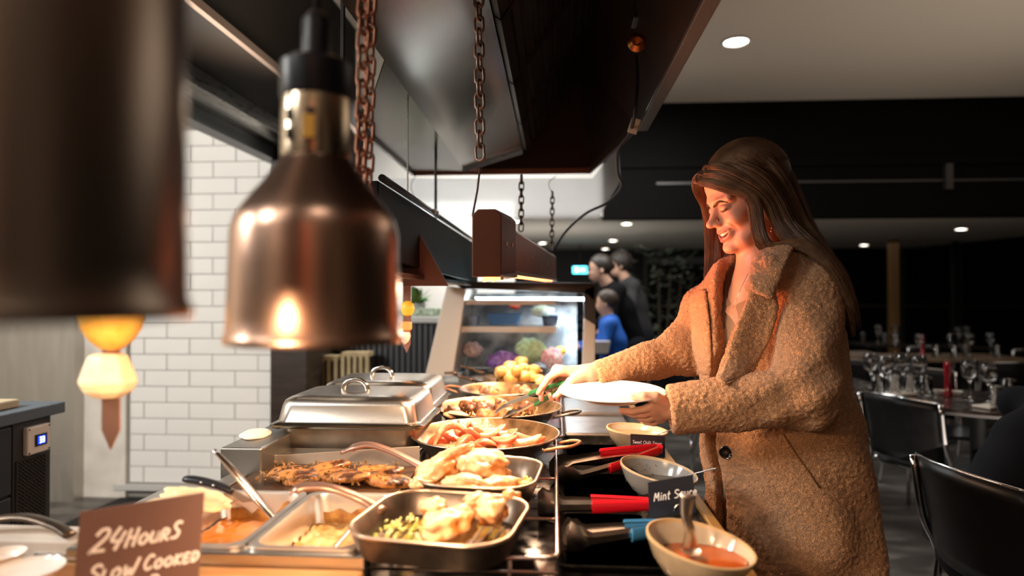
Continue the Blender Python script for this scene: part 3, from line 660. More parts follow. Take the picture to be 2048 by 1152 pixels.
# ------------------------------------------------ pans
def loop_handle(c, ang, R0, z, m, t, name='handle', L=.060, W=.085):
    d = Vector((math.cos(ang), math.sin(ang), 0)); s_ = Vector((-d.y, d.x, 0))
    P = [c+d*(R0-.004)+s_*W/2+Vector((0,0,z-.006)), c+d*(R0+L*.5)+s_*W*.48+Vector((0,0,z+.004)), c+d*(R0+L)+s_*W*.28+Vector((0,0,z+.008)),
         c+d*(R0+L)-s_*W*.28+Vector((0,0,z+.008)), c+d*(R0+L*.5)-s_*W*.48+Vector((0,0,z+.004)), c+d*(R0-.004)-s_*W/2+Vector((0,0,z-.006))]
    return MB().tube(smooth_path(P, 30), .0036, 8).build(name, m, t, smooth='all')
def paella(cx, cy, R0, ang, label, hm, z=.909, h=.043):
    c = Vector((cx, cy, 0)); t = thing('paella_pan', label, 'pan', (cx, cy, z))
    MB().lathe([(.001,z),(R0*.76,z),(R0*.80,z+.003),(R0*.93,z+h*.7),(R0*.985,z+h),(R0+.002,z+h+.0015)], 72, c).build('pan_outside', iron_dark, t, smooth=True)
    MB().lathe([(R0+.002,z+h+.0015),(R0-.001,z+h+.003),(R0*.97,z+h-.001),(R0*.92,z+h*.7),(R0*.79,z+.006),(R0*.75,z+.004),(.001,z+.004)], 72, c).build('pan_inside', pan_inside, t, smooth=True)
    MB().tube([c+Vector((math.cos(a)*(R0+.001), math.sin(a)*(R0+.001), z+h+.002)) for a in [2*PI*i/72 for i in range(72)]], .0022, 6, closed=True).build('rolled_rim', mat('rim_bronze', (.55,.42,.30), .28, 1), t, smooth='all')
    loop_handle(c, ang, R0, z+h*.8, hm, t); loop_handle(c, ang+PI, R0, z+h*.8, hm, t)
    for a in (ang, ang+PI):
        d = Vector((math.cos(a), math.sin(a), 0)); s_ = Vector((-d.y, d.x, 0))
        for q in (-.036, .036): MB().lathe([(.006,0),(.005,.003),(.001,.004)], 10, c+d*(R0*.95)+s_*q+Vector((0,0,z+h*.70)), rot=(-d).to_track_quat('Z','Y').to_matrix()).build('rivet', steel, t)
    return t
P3 = (-.170, 1.585, .179); P4 = (-.172, 1.965, .190); P5 = (-.185, 2.335, .158)
paella(*P3, R(-24), 'round paella pan with copper red loop handles full of ham pieces', copper_red)
paella(*P4, R(-17), 'round paella pan with dark handles where the tongs pick up beef', mat('handle_dark', (.10,.08,.06), .3, .9))
paella(*P5, R(168), 'smaller round pan of roast meat behind the tongs', copper_red)
def oil(name, label, r, c, z, m, amp=.0015, outline=None):
    ps = [Vector((c[0]+math.cos(2*PI*i/40)*r*(1+.04*math.sin(i*1.7)), c[1]+math.sin(2*PI*i/40)*r*(1+.04*math.cos(i*2.3)), z)) for i in range(40)] if outline is None else outline
    o = MB().prism(ps, (0,0,-.002)).build(name, m); return tag(o, label, 'sauce', kind='stuff')
oilm = mat('pan_oil', (.22,.10,.025), .08, 0, col2=(.10,.04,.012), nscale=25, coat=1)
oil('cooking_juice', 'dark glossy cooking juice in the beef pan', P4[2]*.78, P4, .9155, oilm)
oil('cooking_juice', 'oily juice under the ham pieces', P3[2]*.78, P3, .9145, mat('ham_juice', (.35,.16,.05), .12, col2=(.16,.07,.02), nscale=30, coat=1))
oil('cooking_juice', 'juice under the roast meat of the smaller pan', P5[2]*.78, P5, .9155, oilm)
def grillpan(cx, cy, w, d, rz, hdl, label, z=.909, h=.042):
    t = thing('grill_pan', label, 'pan', (cx, cy, z)); r = .062
    MB().rings([rrect(cx,cy,w-.05,d-.05,r-.012,z,8,rz), rrect(cx,cy,w-.022,d-.022,r-.004,z+.006,8,rz), rrect(cx,cy,w,d,r,z+h,8,rz), rrect(cx,cy,w-.004,d-.004,r,z+h+.002,8,rz), rrect(cx,cy,w-.010,d-.010,r-.003,z+h,8,rz), rrect(cx,cy,w-.034,d-.034,r-.012,z+.008,8,rz), rrect(cx,cy,w-.052,d-.052,r-.018,z+.005,8,rz)]).build('pan_body', iron, t, smooth=True)
    M = Matrix.Rotation(rz, 3, 'Z')
    for k in range(11):
        x = -w/2+.042+(w-.084)*k/10
        MB().box(Vector((cx,cy,z+.0065))+M@Vector((x,0,0)), (.0045, d-.075, .005), M).build('ridge', mat('ridge_iron', (.10,.07,.05), .3, .7), t)
    MB().tube(smooth_path(hdl, 24), [.0085+.0035*abs(2*i/23-1)**2 if i < 22 else .006 for i in range(25)][:len(smooth_path(hdl,24))], 10, sx=1.25, sy=.62).build('handle', mat('handle_iron', (.36,.22,.17), .36, .8), t, smooth='all')
    MB().tube(rrect(cx,cy,w-.002,d-.002,r,z+h+.0015,8,rz), .0030, 6, closed=True).build('rim', mat('rim_worn', (.55,.42,.31), .32, .9), t, smooth='all')
    # pouring lip
    a = M@Vector((.03, d/2, 0)); MB().tube([Vector((cx,cy,z+h))+a+Vector((.014*math.cos(q),.012*math.sin(q),0)) for q in [PI*i/10 for i in range(11)]], .0028, 6).build('pouring_lip', MATS['cast_iron'], t, smooth='all')
    return t
G1 = (-.172, .990, .244, .228, R(-9)); G2 = (-.140, 1.245, .222, .222, R(-5))
hp1 = [(-.278,1.035,.940), (-.315,1.045,.957), (-.365,1.035,.978), (-.405,1.03,.980), at(578,986,1.02)]
hp2 = [(-.243,1.27,.940), (-.280,1.285,.955), (-.335,1.30,.975), (-.385,1.305,.985), at(682,905,1.30)]
grillpan(*G1, hp1, 'nearest square cast iron grill pan with chicken and green onions')
grillpan(*G2, hp2, 'second square grill pan heaped with pale roast chicken')
yo = mat('yellow_oil', (.38,.26,.05), .07, col2=(.22,.13,.03), nscale=25, coat=1)
oil('cooking_oil', 'yellow green oil pooled in the nearest grill pan', 0, 0, .9170, yo, outline=rrect(G1[0],G1[1],.178,.160,.035,.9170,6,G1[4]))
oil('cooking_oil', 'yellow oil pooled in the second grill pan', 0, 0, .9165, yo, outline=rrect(G2[0],G2[1],.168,.168,.035,.9165,6,G2[4]))
# ------------------------------------------------ food
def foodmat(n, a, b, sc=40, rough=.35, bump=.5, bs=120, coat=.3, sss=.15, lo=.4, hi=.6): return mat(n, a, rough, col2=b, nscale=sc, bump=bump, bscale=bs, coat=coat, sss=sss, lo=lo, hi=hi, ndetail=7, bdist=.003)
chick = foodmat('roast_chicken', (.84,.58,.33), (.50,.17,.035), 24, lo=.44, hi=.62, bump=.9, bs=70)
chick2 = foodmat('roast_chicken_brown', (.70,.38,.16), (.40,.14,.04), 26)
ham = foodmat('ham', (.66,.17,.09), (.42,.06,.02), 35, rough=.22, lo=.45, hi=.7)
ham_fat = foodmat('ham_fat', (.80,.38,.24), (.62,.16,.08), 30, rough=.2)
beef = foodmat('beef', (.22,.09,.035), (.07,.03,.014), 45, bump=.9, bs=160)
beef2 = foodmat('beef_light', (.50,.25,.09), (.25,.10,.035), 40, bump=.8)
pota = foodmat('roast_potato', (.86,.56,.23), (.68,.33,.08), 18, rough=.4, bump=.2)
steak = foodmat('steak', (.50,.20,.05), (.06,.02,.008), 55, bump=.9, bs=140, lo=.45, hi=.6)
def food(name, seed, sc, p, rot, m, label, cat, group=None, amp=.22, freq=1.5, sub=3, bend=0):
    if cat == 'chicken': amp, freq, sub = .38, 1.7, 4
    me = lumpmesh(seed, sc, amp, freq, sub, bend); o = fin(name, me, m, smooth='all'); o.location = p; o.rotation_euler = rot
    return tag(o, label, cat, group)
# chicken in the nearest pan
for i, (u, v, z, sc, rt, lab) in enumerate((
    (900,1052,.955,(.042,.026,.026),(.1,-.2,.2),'large browned chicken thigh at the front of the nearest grill pan'),
    (985,1022,.952,(.030,.026,.024),(0,.3,.8),'pale chicken piece at the right of the nearest grill pan'),
    (868,1018,.950,(.024,.018,.018),(.2,.2,1.2),'small pale chicken piece behind the large thigh in the nearest pan'),
    (1022,1000,.945,(.018,.016,.016),(0,0,.3),'small brown chicken knuckle at the far right of the nearest pan'),
    (955,1000,.944,(.024,.014,.014),(.3,0,.5),'brown chicken bit behind the pale piece of the nearest pan'))):
    food('chicken_piece', 11+i, sc, atz(u, v, z), rt, chick if i != 3 else chick2, lab, 'chicken', 'chicken pieces in the nearest grill pan', amp=.3)
for i, (u, v, z, sc, rt, lab) in enumerate((
    (878,938,.962,(.046,.030,.024),(.3,-.35,.5),'big chicken fillet at the left of the second grill pan'),
    (900,912,.985,(.045,.012,.012),(0,-.32,.35),'long narrow chicken strip sticking up at the back of the second pan'),
    (968,930,.968,(.052,.032,.026),(.2,.1,-.2),'largest pale chicken breast in the middle of the second pan'),
    (935,968,.948,(.048,.026,.016),(0,.1,-.3),'flat pale chicken slice at the front of the second pan'),
    (1000,972,.945,(.036,.018,.016),(0,0,.2),'browned chicken slice at the front right of the second pan'),
    (930,925,.972,(.024,.020,.022),(.5,.2,.9),'small chicken piece between the fillet and the breast'),
    (850,968,.942,(.030,.020,.016),(0,.2,.7),'chicken piece tucked in the left corner of the second pan'))):
    food('chicken_piece', 31+i, sc, atz(u, v, z), rt, chick, lab, 'chicken', 'chicken pieces in the second grill pan', amp=.26)
# ham slices
random.seed(3)
hams = []
for i in range(26):
    a = random.uniform(0, 2*PI); rr = P3[2]*.60*math.sqrt(random.random()); 
    x = P3[0]-.012+math.cos(a)*rr*1.15; y = P3[1]+math.sin(a)*rr*.85
    zz = .928+.026*(1-rr/(P3[2]*.7))+random.uniform(-.003,.006)
    o = food('ham_slice', 60+i, (random.uniform(.026,.044), random.uniform(.013,.020), random.uniform(.008,.012)), (x,y,zz), (random.uniform(-.4,.4), random.uniform(-.35,.35), random.uniform(0,PI)),
         ham if i % 3 else ham_fat, 'glossy pink ham piece heaped in the pan with copper handles', 'ham', 'ham pieces in the copper handled pan', amp=.16, bend=random.choice((-.5,.6,.3)))
tipper = food('ham_slice', 91, (.050,.012,.012), atz(895,850,.975), (0,-.25,.5), ham_fat, 'curled pale pink ham slice on top at the back left of the heap', 'ham', 'ham pieces in the copper handled pan', amp=.1, bend=-.9)
for i in range(22):
    a = random.uniform(0, 2*PI); rr = P4[2]*.68*math.sqrt(random.random()); x = P4[0]-.01+math.cos(a)*rr*1.05; y = P4[1]+math.sin(a)*rr*.85
    if x > P4[0]+.11: continue
    s_ = random.uniform(.016,.027)
    food('beef_chunk', 120+i, (s_*1.3, s_, s_*.85), (x,y,.927+.018*(1-rr/P4[2])), (random.random(), random.random(), random.random()*3), (beef, beef2, beef)[i % 3], 'brown braised beef chunk in the pan under the green tongs', 'beef', 'beef chunks in the dark handled pan', amp=.35, freq=2)
for i, (u, v, lab) in enumerate(((912,830,'cream coloured fatty beef slice at the left of the beef pan'), (958,800,'pale onion covered beef piece at the back of the beef pan'))):
    food('beef_slice', 150+i, (.036,.022,.010), atz(u, v, .948), (.1,.1,.3+i), foodmat('beef_fat', (.80,.60,.36), (.5,.28,.12), 30), lab, 'beef', amp=.2)
for i in range(11):
    a = random.uniform(0, 2*PI); rr = P5[2]*.62*math.sqrt(random.random())
    food('roast_meat_chunk', 160+i, (random.uniform(.022,.036), .022, .019), (P5[0]+math.cos(a)*rr, P5[1]+math.sin(a)*rr, .938), (random.random(), random.random(), random.random()*3), (beef2, foodmat('meat_mid', (.42,.2,.09),(.2,.08,.03)))[i % 2], 'browned roast meat chunk in the smaller round pan', 'meat', 'roast meat chunks in the smaller pan', amp=.25)
# potatoes in two skillets
def skillet(cx, cy, R0, hd_, label, z=.909, h=.04):
    t = thing('skillet', label, 'pan', (cx,cy,z)); c = Vector((cx,cy,0))
    MB().lathe([(.001,z),(R0*.82,z),(R0*.97,z+h),(R0,z+h+.002),(R0*.97,z+h),(R0*.80,z+.005),(.001,z+.004)], 48, c).build('pan_body', iron_dark, t, smooth=True)
    MB().tube(smooth_path(hd_, 18), .009, 8, sx=1.2, sy=.6).build('handle', mat('skillet_handle', (.12,.075,.05), .4, .7), t, smooth='all'); return t
skillet(-.19, 2.66, .150, [(-.33,2.62,.945), (-.40,2.62,.965), at(930,751,2.55)+Vector((-.04,0,.01)), at(890,746,2.55)], 'nearer dark skillet of potatoes with handle pointing left')
skillet(-.17, 2.965, .140, [(-.31,2.86,.945), (-.38,2.85,.965), at(945,738,2.8), at(920,732,2.8)], 'farther dark skillet of potatoes against the glass case')
random.seed(5)
for i in range(30):
    y = random.uniform(2.56,2.94); x = -.17+random.uniform(-.13,.13)*(1 if y < 2.9 else .8); lvl = i % 3
    k = 1-lvl*.33
    x = -.17+(x+.17)*k
    s_ = random.uniform(.020,.029)
    food('roast_potato', 200+i, (s_*1.25, s_, s_*.95), (x, y, .936+lvl*.026), (random.random(), random.random(), random.random()*3), pota, 'golden roast potato in the heap by the glass case', 'potato', 'roast potatoes in the far skillets', amp=.08, freq=1)
# herb and onion scraps
def scraps(name, label, pts, m, s_=.005, seed=1, parent=None):
    random.seed(seed); mb = MB()
    for p in pts:
        d = s_*random.uniform(.5,1.4)
        mb.box(p, (d*2.2, d, d*.7), Euler((random.random()*3, random.random()*3, random.random()*3)).to_matrix())
    return tag(mb.build(name, m, bevel=.0006), label, 'garnish', kind='stuff')
def rnd(c, rx, ry, z, n, dz=.006): return [Vector((c[0]+random.uniform(-rx,rx), c[1]+random.uniform(-ry,ry), z+random.uniform(0,dz))) for _ in range(n)]
scraps('chopped_onion', 'chopped pale and green onion in the nearest grill pan', rnd((-.205,1.005),.07,.065,.920,80), mat('onion_bits', (.70,.62,.34), .3, col2=(.32,.42,.08), nscale=60), .0052)
scraps('green_leek', 'yellow green leek scraps at the right of the second grill pan', rnd((-.075,1.225),.032,.055,.921,70,.012), mat('leek_bits', (.50,.52,.12), .3, col2=(.8,.75,.5), nscale=80), .006)
scraps('herb_flakes', 'dark herb flakes around the ham', rnd((P3[0]+.02,P3[1]),.12,.10,.917,60), mat('herb_bits', (.05,.09,.02), .5), .004)
scraps('onion_shreds', 'brown onion shreds among the beef', rnd(P4,.12,.10,.922,220,.022), mat('onion_brown', (.40,.20,.07), .3, col2=(.7,.45,.2), nscale=90), .0035)
# ------------------------------------------------ steak griddle
gt = thing('steak_griddle', 'flat griddle tray with tall back plate under the steaks', 'griddle', (-.47,1.32,.90))
MB().bx(-.64, -.30, 1.228, 1.425, .905, .912).build('griddle_plate', mat('griddle_black', (.04,.025,.018), .35, .5, col2=(.14,.07,.03), nscale=25), gt, bevel=.002)
tl = at(522, 912, 1.425); tr = at(832, 893, 1.425)
bpz = [Vector((tl.x,1.425,.905)), Vector((-.30,1.425,.905)), Vector((-.30,1.425,tr.z))] + [Vector((tl.x+.02-.02*math.sin(a), 1.425, tl.z-.02+.02*math.cos(a))) for a in (0,.4,.8,1.2,PI/2)]
MB().prism(bpz, (0,.004,0)).build('back_plate', mat('backplate_steel', (.52,.45,.38), .42, .25, col2=(.36,.29,.22), nscale=7), gt)
random.seed(8)
for i in range(9):
    x = -.565+.030*i+random.uniform(-.008,.008); y = 1.335-.03*(i % 3)+random.uniform(-.01,.01)
    food('lamb_steak', 300+i, (random.uniform(.040,.055), .028, .011), (x,y,.917+.006*(i % 2)+.004*(i > 2)), (random.uniform(-.15,.15), random.uniform(-.2,.2), random.uniform(-.5,.7)), steak, 'chargrilled herb crusted steak on the griddle behind the gravy pans', 'steak', 'steaks on the griddle', amp=.22, freq=1.3)
scraps('herb_crust', 'orange and dark herb crumbs over the steaks', [Vector((random.uniform(-.60,-.33), random.uniform(1.25,1.38), .924+random.uniform(-.004,.008))) for _ in range(320)], mat('crust_bits', (.36,.17,.05), .5, col2=(.10,.07,.02), nscale=120), .0030)
# ------------------------------------------------ gastronorm pans
gn_m = mat('gn_steel', (.80,.75,.69), .30, 1, rough2=.40, nscale=10)
def gn(x0, x1, y0, y1, z, dep, label):
    cx, cy, w, d = (x0+x1)/2, (y0+y1)/2, x1-x0, y1-y0; t = thing('food_pan', label, 'food pan', (cx,cy,z-dep))
    prof = [(0,-.004,.022),(0,0,.022),(.020,0,.026),(.024,-.006,.026),(.030,-dep*.5,.026),(.038,-dep+.01,.03),(.056,-dep,.02)]
    MB().rings([rrect(cx,cy,w-e,d-e,r,z+dz,6) for e, dz, r in prof], capb=False).build('pan_shell', gn_m, t, smooth=True)
    return t
gn(-.455, -.285, .925, 1.195, .922, .09, 'steel food pan of pale creamy vegetables holding the ladle')
gn(-.632, -.458, .925, 1.195, .922, .09, 'steel food pan of orange gravy behind the chalk sign')
def surf(name, label, x0, x1, y0, y1, z, m, amp, n=40, tilt=0):
    vs = []; fs = []
    for j in range(n):
        for i in range(n):
            x = x0+(x1-x0)*i/(n-1); y = y0+(y1-y0)*j/(n-1); vs.append((x, y, z+tilt*(j/(n-1)-.5)+amp*noise.noise(Vector((x*60,y*60,z*9)))+amp*.5*noise.noise(Vector((x*150,y*150,1)))))
    for j in range(n-1):
        for i in range(n-1): fs.append((j*n+i, j*n+i+1, (j+1)*n+i+1, (j+1)*n+i))
    o = MB().add(vs, fs).build(name, m, smooth='all'); return tag(o, label, 'food', kind='stuff')
surf('creamed_cabbage', 'pale creamy cabbage bake in the pan with the ladle', -.437, -.303, .945, 1.178, .870, mat('cream_food', (.72,.50,.22), .3, col2=(.50,.26,.07), nscale=28, bump=.5, bscale=90, coat=.5, bdist=.004), .0065)
surf('orange_gravy', 'orange brown gravy in the pan behind the chalk sign', -.612, -.478, .945, 1.178, .876, mat('gravy_food', (.60,.22,.03), .38, col2=(.44,.15,.025), nscale=14, coat=.2), .003)
# residue on the far walls of the two pans
for (xc, c1, lab) in ((-.37, (.50,.28,.08), 'baked on brown crust up the wall of the cabbage pan'), (-.545, (.52,.25,.05), 'dried orange residue up the wall of the gravy pan')):
    n = 30; vs = []; fs = []
    for j in range(6):
        for i in range(n):
            x = xc-.058+.116*i/(n-1); t_ = j/5; h = .012+.022*(noise.noise(Vector((x*40, 2.2, xc)))+.55); vs.append((x, 1.1765+.0015*t_, .868+h*t_))
    for j in range(5):
        for i in range(n-1): fs.append((j*n+i, j*n+i+1, (j+1)*n+i+1, (j+1)*n+i))
    tag(MB().add(vs, fs).build('baked_residue', mat('residue%d' % int(-xc*100), c1, .5, col2=(.25,.10,.03), nscale=60, bump=.5, bscale=120), smooth='all'), lab, 'residue', kind='stuff')
# ladle
lp = [at(428,900,1.10), at(470,945,1.10), at(520,1005,1.10), at(560,1050,1.09), at(590,1090,1.075)]
lw = smooth_path(lp, 20); n_ = len(lw)
tag(MB().tube(lw, [.0042+.0048*math.sin(PI*min(1,i/(n_-1)*1.0))**1 for i in range(n_)], 10, sx=1.3, sy=.55).build('ladle', mat('ladle_steel', (.80,.70,.64), .16, 1), smooth='all'), 'long polished ladle handle leaning out of the cream pan', 'ladle')
# spatula with black handle
SPY = 1.075
sp = thing('spatula', 'steel spatula with black plastic handle lying by the flatbread', 'spatula', at(418,966,1.12))
MB().tube(smooth_path([at(368,958,SPY), at(400,962,SPY), at(440,972,SPY), at(466,984,SPY)], 12), [.006,.0085,.009,.009,.009,.009,.0085,.0085,.008,.008,.0075,.007,.006][:len(smooth_path([(0,0,0),(1,0,0),(2,0,0),(3,0,0)],12))], 10, sx=1.1, sy=.8).build('handle', plastic_black, sp, smooth='all')
MB().prism([at(462,975,SPY), at(486,990,SPY), at(512,1002,SPY), at(484,1006,SPY), at(458,988,SPY)], (0,.002,.0)).build('blade', steel, sp, bevel=.0005)
for k in (.35,.6): MB().lathe([(.0018,0),(.001,.001)], 8, at(368+98*k,956+24*k,SPY-.009)).build('rivet', steel, sp)
# flat breads
food('flatbread', 400, (.058,.040,.013), at(392,998,1.13), (.05,.22,.2), foodmat('bread', (.84,.68,.42), (.66,.38,.14), 12, rough=.6, bump=.2, coat=0, lo=.5, hi=.75), 'folded browned flatbread under the black handled spatula', 'bread', amp=.3, freq=2.2, sub=4)
food('flatbread', 401, (.042,.030,.010), at(335,1012,1.06), (0,.1,.1), MATS['bread'], 'pale flatbread just behind the chalk sign top edge', 'bread', amp=.1)
tag(MB().bx(-.80,-.66,.95,1.30,.826,.895).build('bread_stand', steel, bevel=.003), 'low steel shelf under the flatbreads', 'shelf')
food('folded_cloth', 402, (.034,.05,.009), at(512,868,1.48), (0,0,.1), mat('cloth_white', (.74,.70,.63), .9, bump=.2, bscale=60), 'folded white cloth left of the nearest steel lid', 'cloth', amp=.12)
# ------------------------------------------------ chafing dishes
ch_m = mat('chafer_steel', (.60,.55,.49), .27, 1, bump=.12, bscale=350, bdist=.0006)
def chafer(x0, x1, y0, y1, label, z=.985):
    cx, cy, w, d = (x0+x1)/2, (y0+y1)/2, x1-x0, y1-y0; t = thing('chafing_dish', label, 'chafing dish', (cx,cy,.83))
    MB().rings([rrect(cx,cy,w-.03,d-.03,.03,.826,6), rrect(cx,cy,w-.02,d-.02,.03,z-.012,6)], capt=True).build('water_pan', mat('chafer_base', (.30,.24,.18), .35, .8, col2=(.16,.12,.09), nscale=9), t, smooth=True)
    MB().rings([rrect(cx,cy,w+.016,d+.01,.022,z-.012,6), rrect(cx,cy,w+.03,d+.014,.026,z-.008,6), rrect(cx,cy,w+.03,d+.014,.026,z-.004,6), rrect(cx,cy,w+.010,d+.006,.022,z,6)]).build('pan_flange', mat('flange_dark', (.20,.17,.13), .25, 1), t, smooth=True)
    MB().rings([rrect(cx,cy,w+.004,d+.002,.028,z+.001,8), rrect(cx,cy,w-.002,d-.004,.030,z+.004,8), rrect(cx,cy,w-.016,d-.012,.034,z+.040,8), rrect(cx,cy,w-.026,d-.02,.034,z+.051,8), rrect(cx,cy,w-.05,d-.04,.032,z+.058,8), rrect(cx,cy,w-.12,d-.10,.03,z+.062,8)]).build('lid', ch_m, t, smooth=True)
    l = KIDS(t)[-1]; c = Vector((cx-.015,cy,z+.061))
    MB().tube(smooth_path([c+Vector((-.032,0,-.001)), c+Vector((-.028,0,.014)), c+Vector((-.016,0,.024)), c+Vector((0,0,.027)), c+Vector((.016,0,.024)), c+Vector((.028,0,.014)), c+Vector((.032,0,-.001))], 24), .0042, 8, sx=1.5, sy=.7).build('lid_handle', steel_mirror, l, smooth='all')
    return t
xa = at(548, 848, 1.51).x; xb = at(858, 848, 1.51).x
chafer(xa, xb-.028, 1.508, 1.762, 'nearest closed steel chafing dish with domed lid and arched handle')
chafer(xa+.004, xb-.045, 1.782, 2.05, 'second steel chafing dish, its lid just behind the nearest one')
# ------------------------------------------------ tongs
tong_steel = mat('tong_steel', (.60,.56,.52), .30, 1)
def tongs(joint, tip, spread, up, gm, label, glen=.5, w=.011, open_=.03, name='serving_tongs'):
    joint = Vector(joint); tip = Vector(tip); t = thing(name, label, 'tongs', joint); ax = (tip-joint); L = ax.length; ax.normalize()
    sp_ = Vector(spread).normalized(); sp_ = (sp_-ax*sp_.dot(ax)).normalized(); wd = ax.cross(sp_).normalized()
    for s_ in (-1, 1):
        mb = MB(); rings = []; N = 22
        for i in range(N+1):
            f = i/N; o = s_*(.004+open_*math.sin(min(1,f*1.0)*PI*.55)*(1 if f < .85 else 1-(f-.85)*2.6))
            ww = w*(.75+.35*f) if f < .8 else w*(1.1+1.5*math.sin((f-.8)/.2*PI*.62)); ww *= 1 if f < .97 else .8
            sc = .002*(1 if i % 2 else -1) if f > .82 else 0
            c = joint+ax*(L*f)+sp_*o; th_ = .0012; curl = s_*.005*(1 if f < .8 else 1.4)
            rings.append([c+wd*(ww+sc)-sp_*curl, c+wd*ww*.5+sp_*th_*s_, c-wd*ww*.5+sp_*th_*s_, c-wd*(ww+sc)-sp_*curl, c-wd*ww*.45+sp_*(-th_)*s_, c+wd*ww*.45+sp_*(-th_)*s_])
        mb.rings(rings).build('arm', tong_steel, t, smooth=True)
        g = [];
        for i in range(9):
            f = .02+glen*i/8; o = s_*(.005+open_*math.sin(f*PI*.55)); c = joint+ax*(L*f)+sp_*(o+s_*.0008); ww = w*(.8+.35*f)+.002
            g.append([c+wd*ww*math.cos(q)+sp_*(.0062*math.sin(q)) for q in [2*PI*k/10 for k in range(10)]])
        MB().rings(g).build('grip', gm, t, smooth=True)
    MB().lathe([(.001,-.010),(.009,-.009),(.010,0),(.009,.009),(.001,.010)], 12, joint, rot=wd.to_track_quat('Z','Y').to_matrix()).build('hinge', gm, t, smooth=True)
    return t
GJ = at(1128, 770, 1.60); GT = at(1002, 826, 1.80)
tongs(GJ, GT, (.5,-.6,.35), None, green_rubber, 'green handled steel tongs in the woman\'s hand reaching into the beef', glen=.42, open_=.014, w=.0125)
tongs(atz(1300,1008,.872), atz(1075,1008,.870), (0,1,.1), None, red_rubber, 'red handled tongs lying on the middle tray, nearer of the two red pairs', open_=.012, w=.012)
tongs(atz(1318,898,.905), atz(1105,945,.868), (0,1,.5), None, red_rubber, 'red handled tongs with open dark arms, farther of the two red pairs', open_=.03, w=.013)
tongs(atz(1345,1052,.866), atz(1128,1075,.862), (0,1,.1), None, blue_rubber, 'steel tongs with blue grips half hidden behind the big sauce bowl', glen=.40, open_=.018, w=.012)
# ------------------------------------------------ sauce bowls
def bowl(u, v, zc, rx, ry, rz, label, m, m_rim, m_in, tilt, h=.062, z0=ZT+.001):
    c = atz(u, v, zc); c.z = z0; t = thing('sauce_bowl', label, 'bowl', c)
    n = 56
    def ring(k, z, off=0):
        out = []
        for i in range(n):
            a = 2*PI*i/n; zz = z*(1+tilt*math.cos(a-PI*.86)*(z/h)) ; e = 1+.10*math.cos(a)*0
            x = (rx*k+off)*math.cos(a); y = (ry*k+off)*math.sin(a)
            out.append(Vector((c.x+x*math.cos(rz)-y*math.sin(rz), c.y+x*math.sin(rz)+y*math.cos(rz), z0+zz)))
        return out
    MB().rings([ring(.42,0), ring(.50,.003), ring(.70,h*.25), ring(.88,h*.60), ring(1,h)], capt=False).build('bowl_outside', m, t, smooth=True)
    MB().rings([ring(1,h), ring(1,h+.0035,-.0008), ring(1,h+.0035,-.0035), ring(1,h-.001,-.0048)], capb=False, capt=False).build('bowl_rim', m_rim, t, smooth=True)
    MB().rings([ring(1,h-.001,-.0048), ring(.88,h*.62,-.005), ring(.70,h*.30,-.005), ring(.45,.008,-.004)], capb=False, capt=True).build('bowl_inside', m_in, t, smooth=True)
    return t, ring, c
tan = mat('stone_tan', (.56,.46,.32), .22, col2=(.50,.40,.27), nscale=40, coat=.5); tan_in = mat('stone_tan_inside', (.60,.55,.44), .16, col2=(.48,.40,.28), nscale=12, coat=.6); tan_rim = mat('rim_tan', (.62,.46,.26), .25)
grey_c = mat('stone_grey', (.26,.255,.235), .2, coat=.5); grey_in = mat('stone_grey_inside', (.27,.28,.28), .15, col2=(.30,.31,.30), nscale=10, coat=.7)
def sauce(name, label, ring, k, z, m, c, off=-.006):
    r = ring(k, .0, off); ps = [Vector((p.x, p.y, z)) for p in r]
    return tag(MB().prism(ps, (0,0,-.003)).build(name, m), label, 'sauce', kind='stuff')
t1, r1, c1 = bowl(1400, 1092, .898, .084, .066, R(-22), 'large tan stoneware bowl of orange red sauce nearest the viewer', tan, tan_rim, tan_in, .22, .060)
sauce('tomato_relish', 'orange red sauce in the nearest tan bowl', r1, .90, ZT+.042, mat('relish', (.50,.10,.012), .14, col2=(.42,.075,.01), nscale=20, coat=.8, sss=.1), c1)
t2, r2, c2 = bowl(1317, 946, .893, .086, .064, R(-20), 'grey stoneware bowl of dark mint sauce in the middle', grey_c, tan_rim, grey_in, .24, .058)
sauce('mint_sauce', 'dark green mint sauce in the grey bowl', r2, .84, ZT+.036, mat('mint', (.10,.085,.035), .08, col2=(.03,.035,.012), nscale=90, coat=1), c2)
t3, r3, c3 = bowl(1274, 864, .895, .088, .070, R(-12), 'tan stoneware bowl of sweet chilli sauce below the plate', tan, tan_rim, tan_in, .08, .060)
sauce('chilli_sauce', 'orange brown sauce in the farthest tan bowl', r3, .93, ZT+.050, mat('chilli', (.42,.16,.035), .08, col2=(.34,.12,.03), nscale=30, coat=1), c3)
random.seed(4)
scraps('mint_flecks', 'dark herb flecks stuck inside the grey bowl', [r2(random.uniform(.74,.95), random.uniform(.02,.05), -.006)[random.randrange(16,40)] for _ in range(70)], mat('mint_fleck', (.02,.025,.01), .4), .0015)
def spoon(pts, r, m, label, bowl_at=None, bl=.02):
    t = thing('serving_spoon', label, 'spoon', pts[0]); P = smooth_path(pts, 18); n = len(P)
    MB().tube(P, [r*(1.25-.55*math.sin(PI*i/(n-1))) for i in range(n)], 10, sx=1.5, sy=.55).build('handle', m, t, smooth='all')
    if bowl_at is not None: MB().lathe([(.001,-.006),(bl*.6,-.004),(bl,.002),(bl*.6,-.002),(.001,-.004)], 20, bowl_at, sx=.7).build('spoon_bowl', m, t, smooth=True)
    return t
spoon([at(1376,990,1.0), at(1372,1030,1.005), at(1380,1060,1.01), at(1380,1098,1.02)], .0068, mat('spoon_steel', (.70,.64,.58), .30, 1), 'steel spoon standing upright in the nearest sauce bowl', at(1382,1104,1.03), .022)
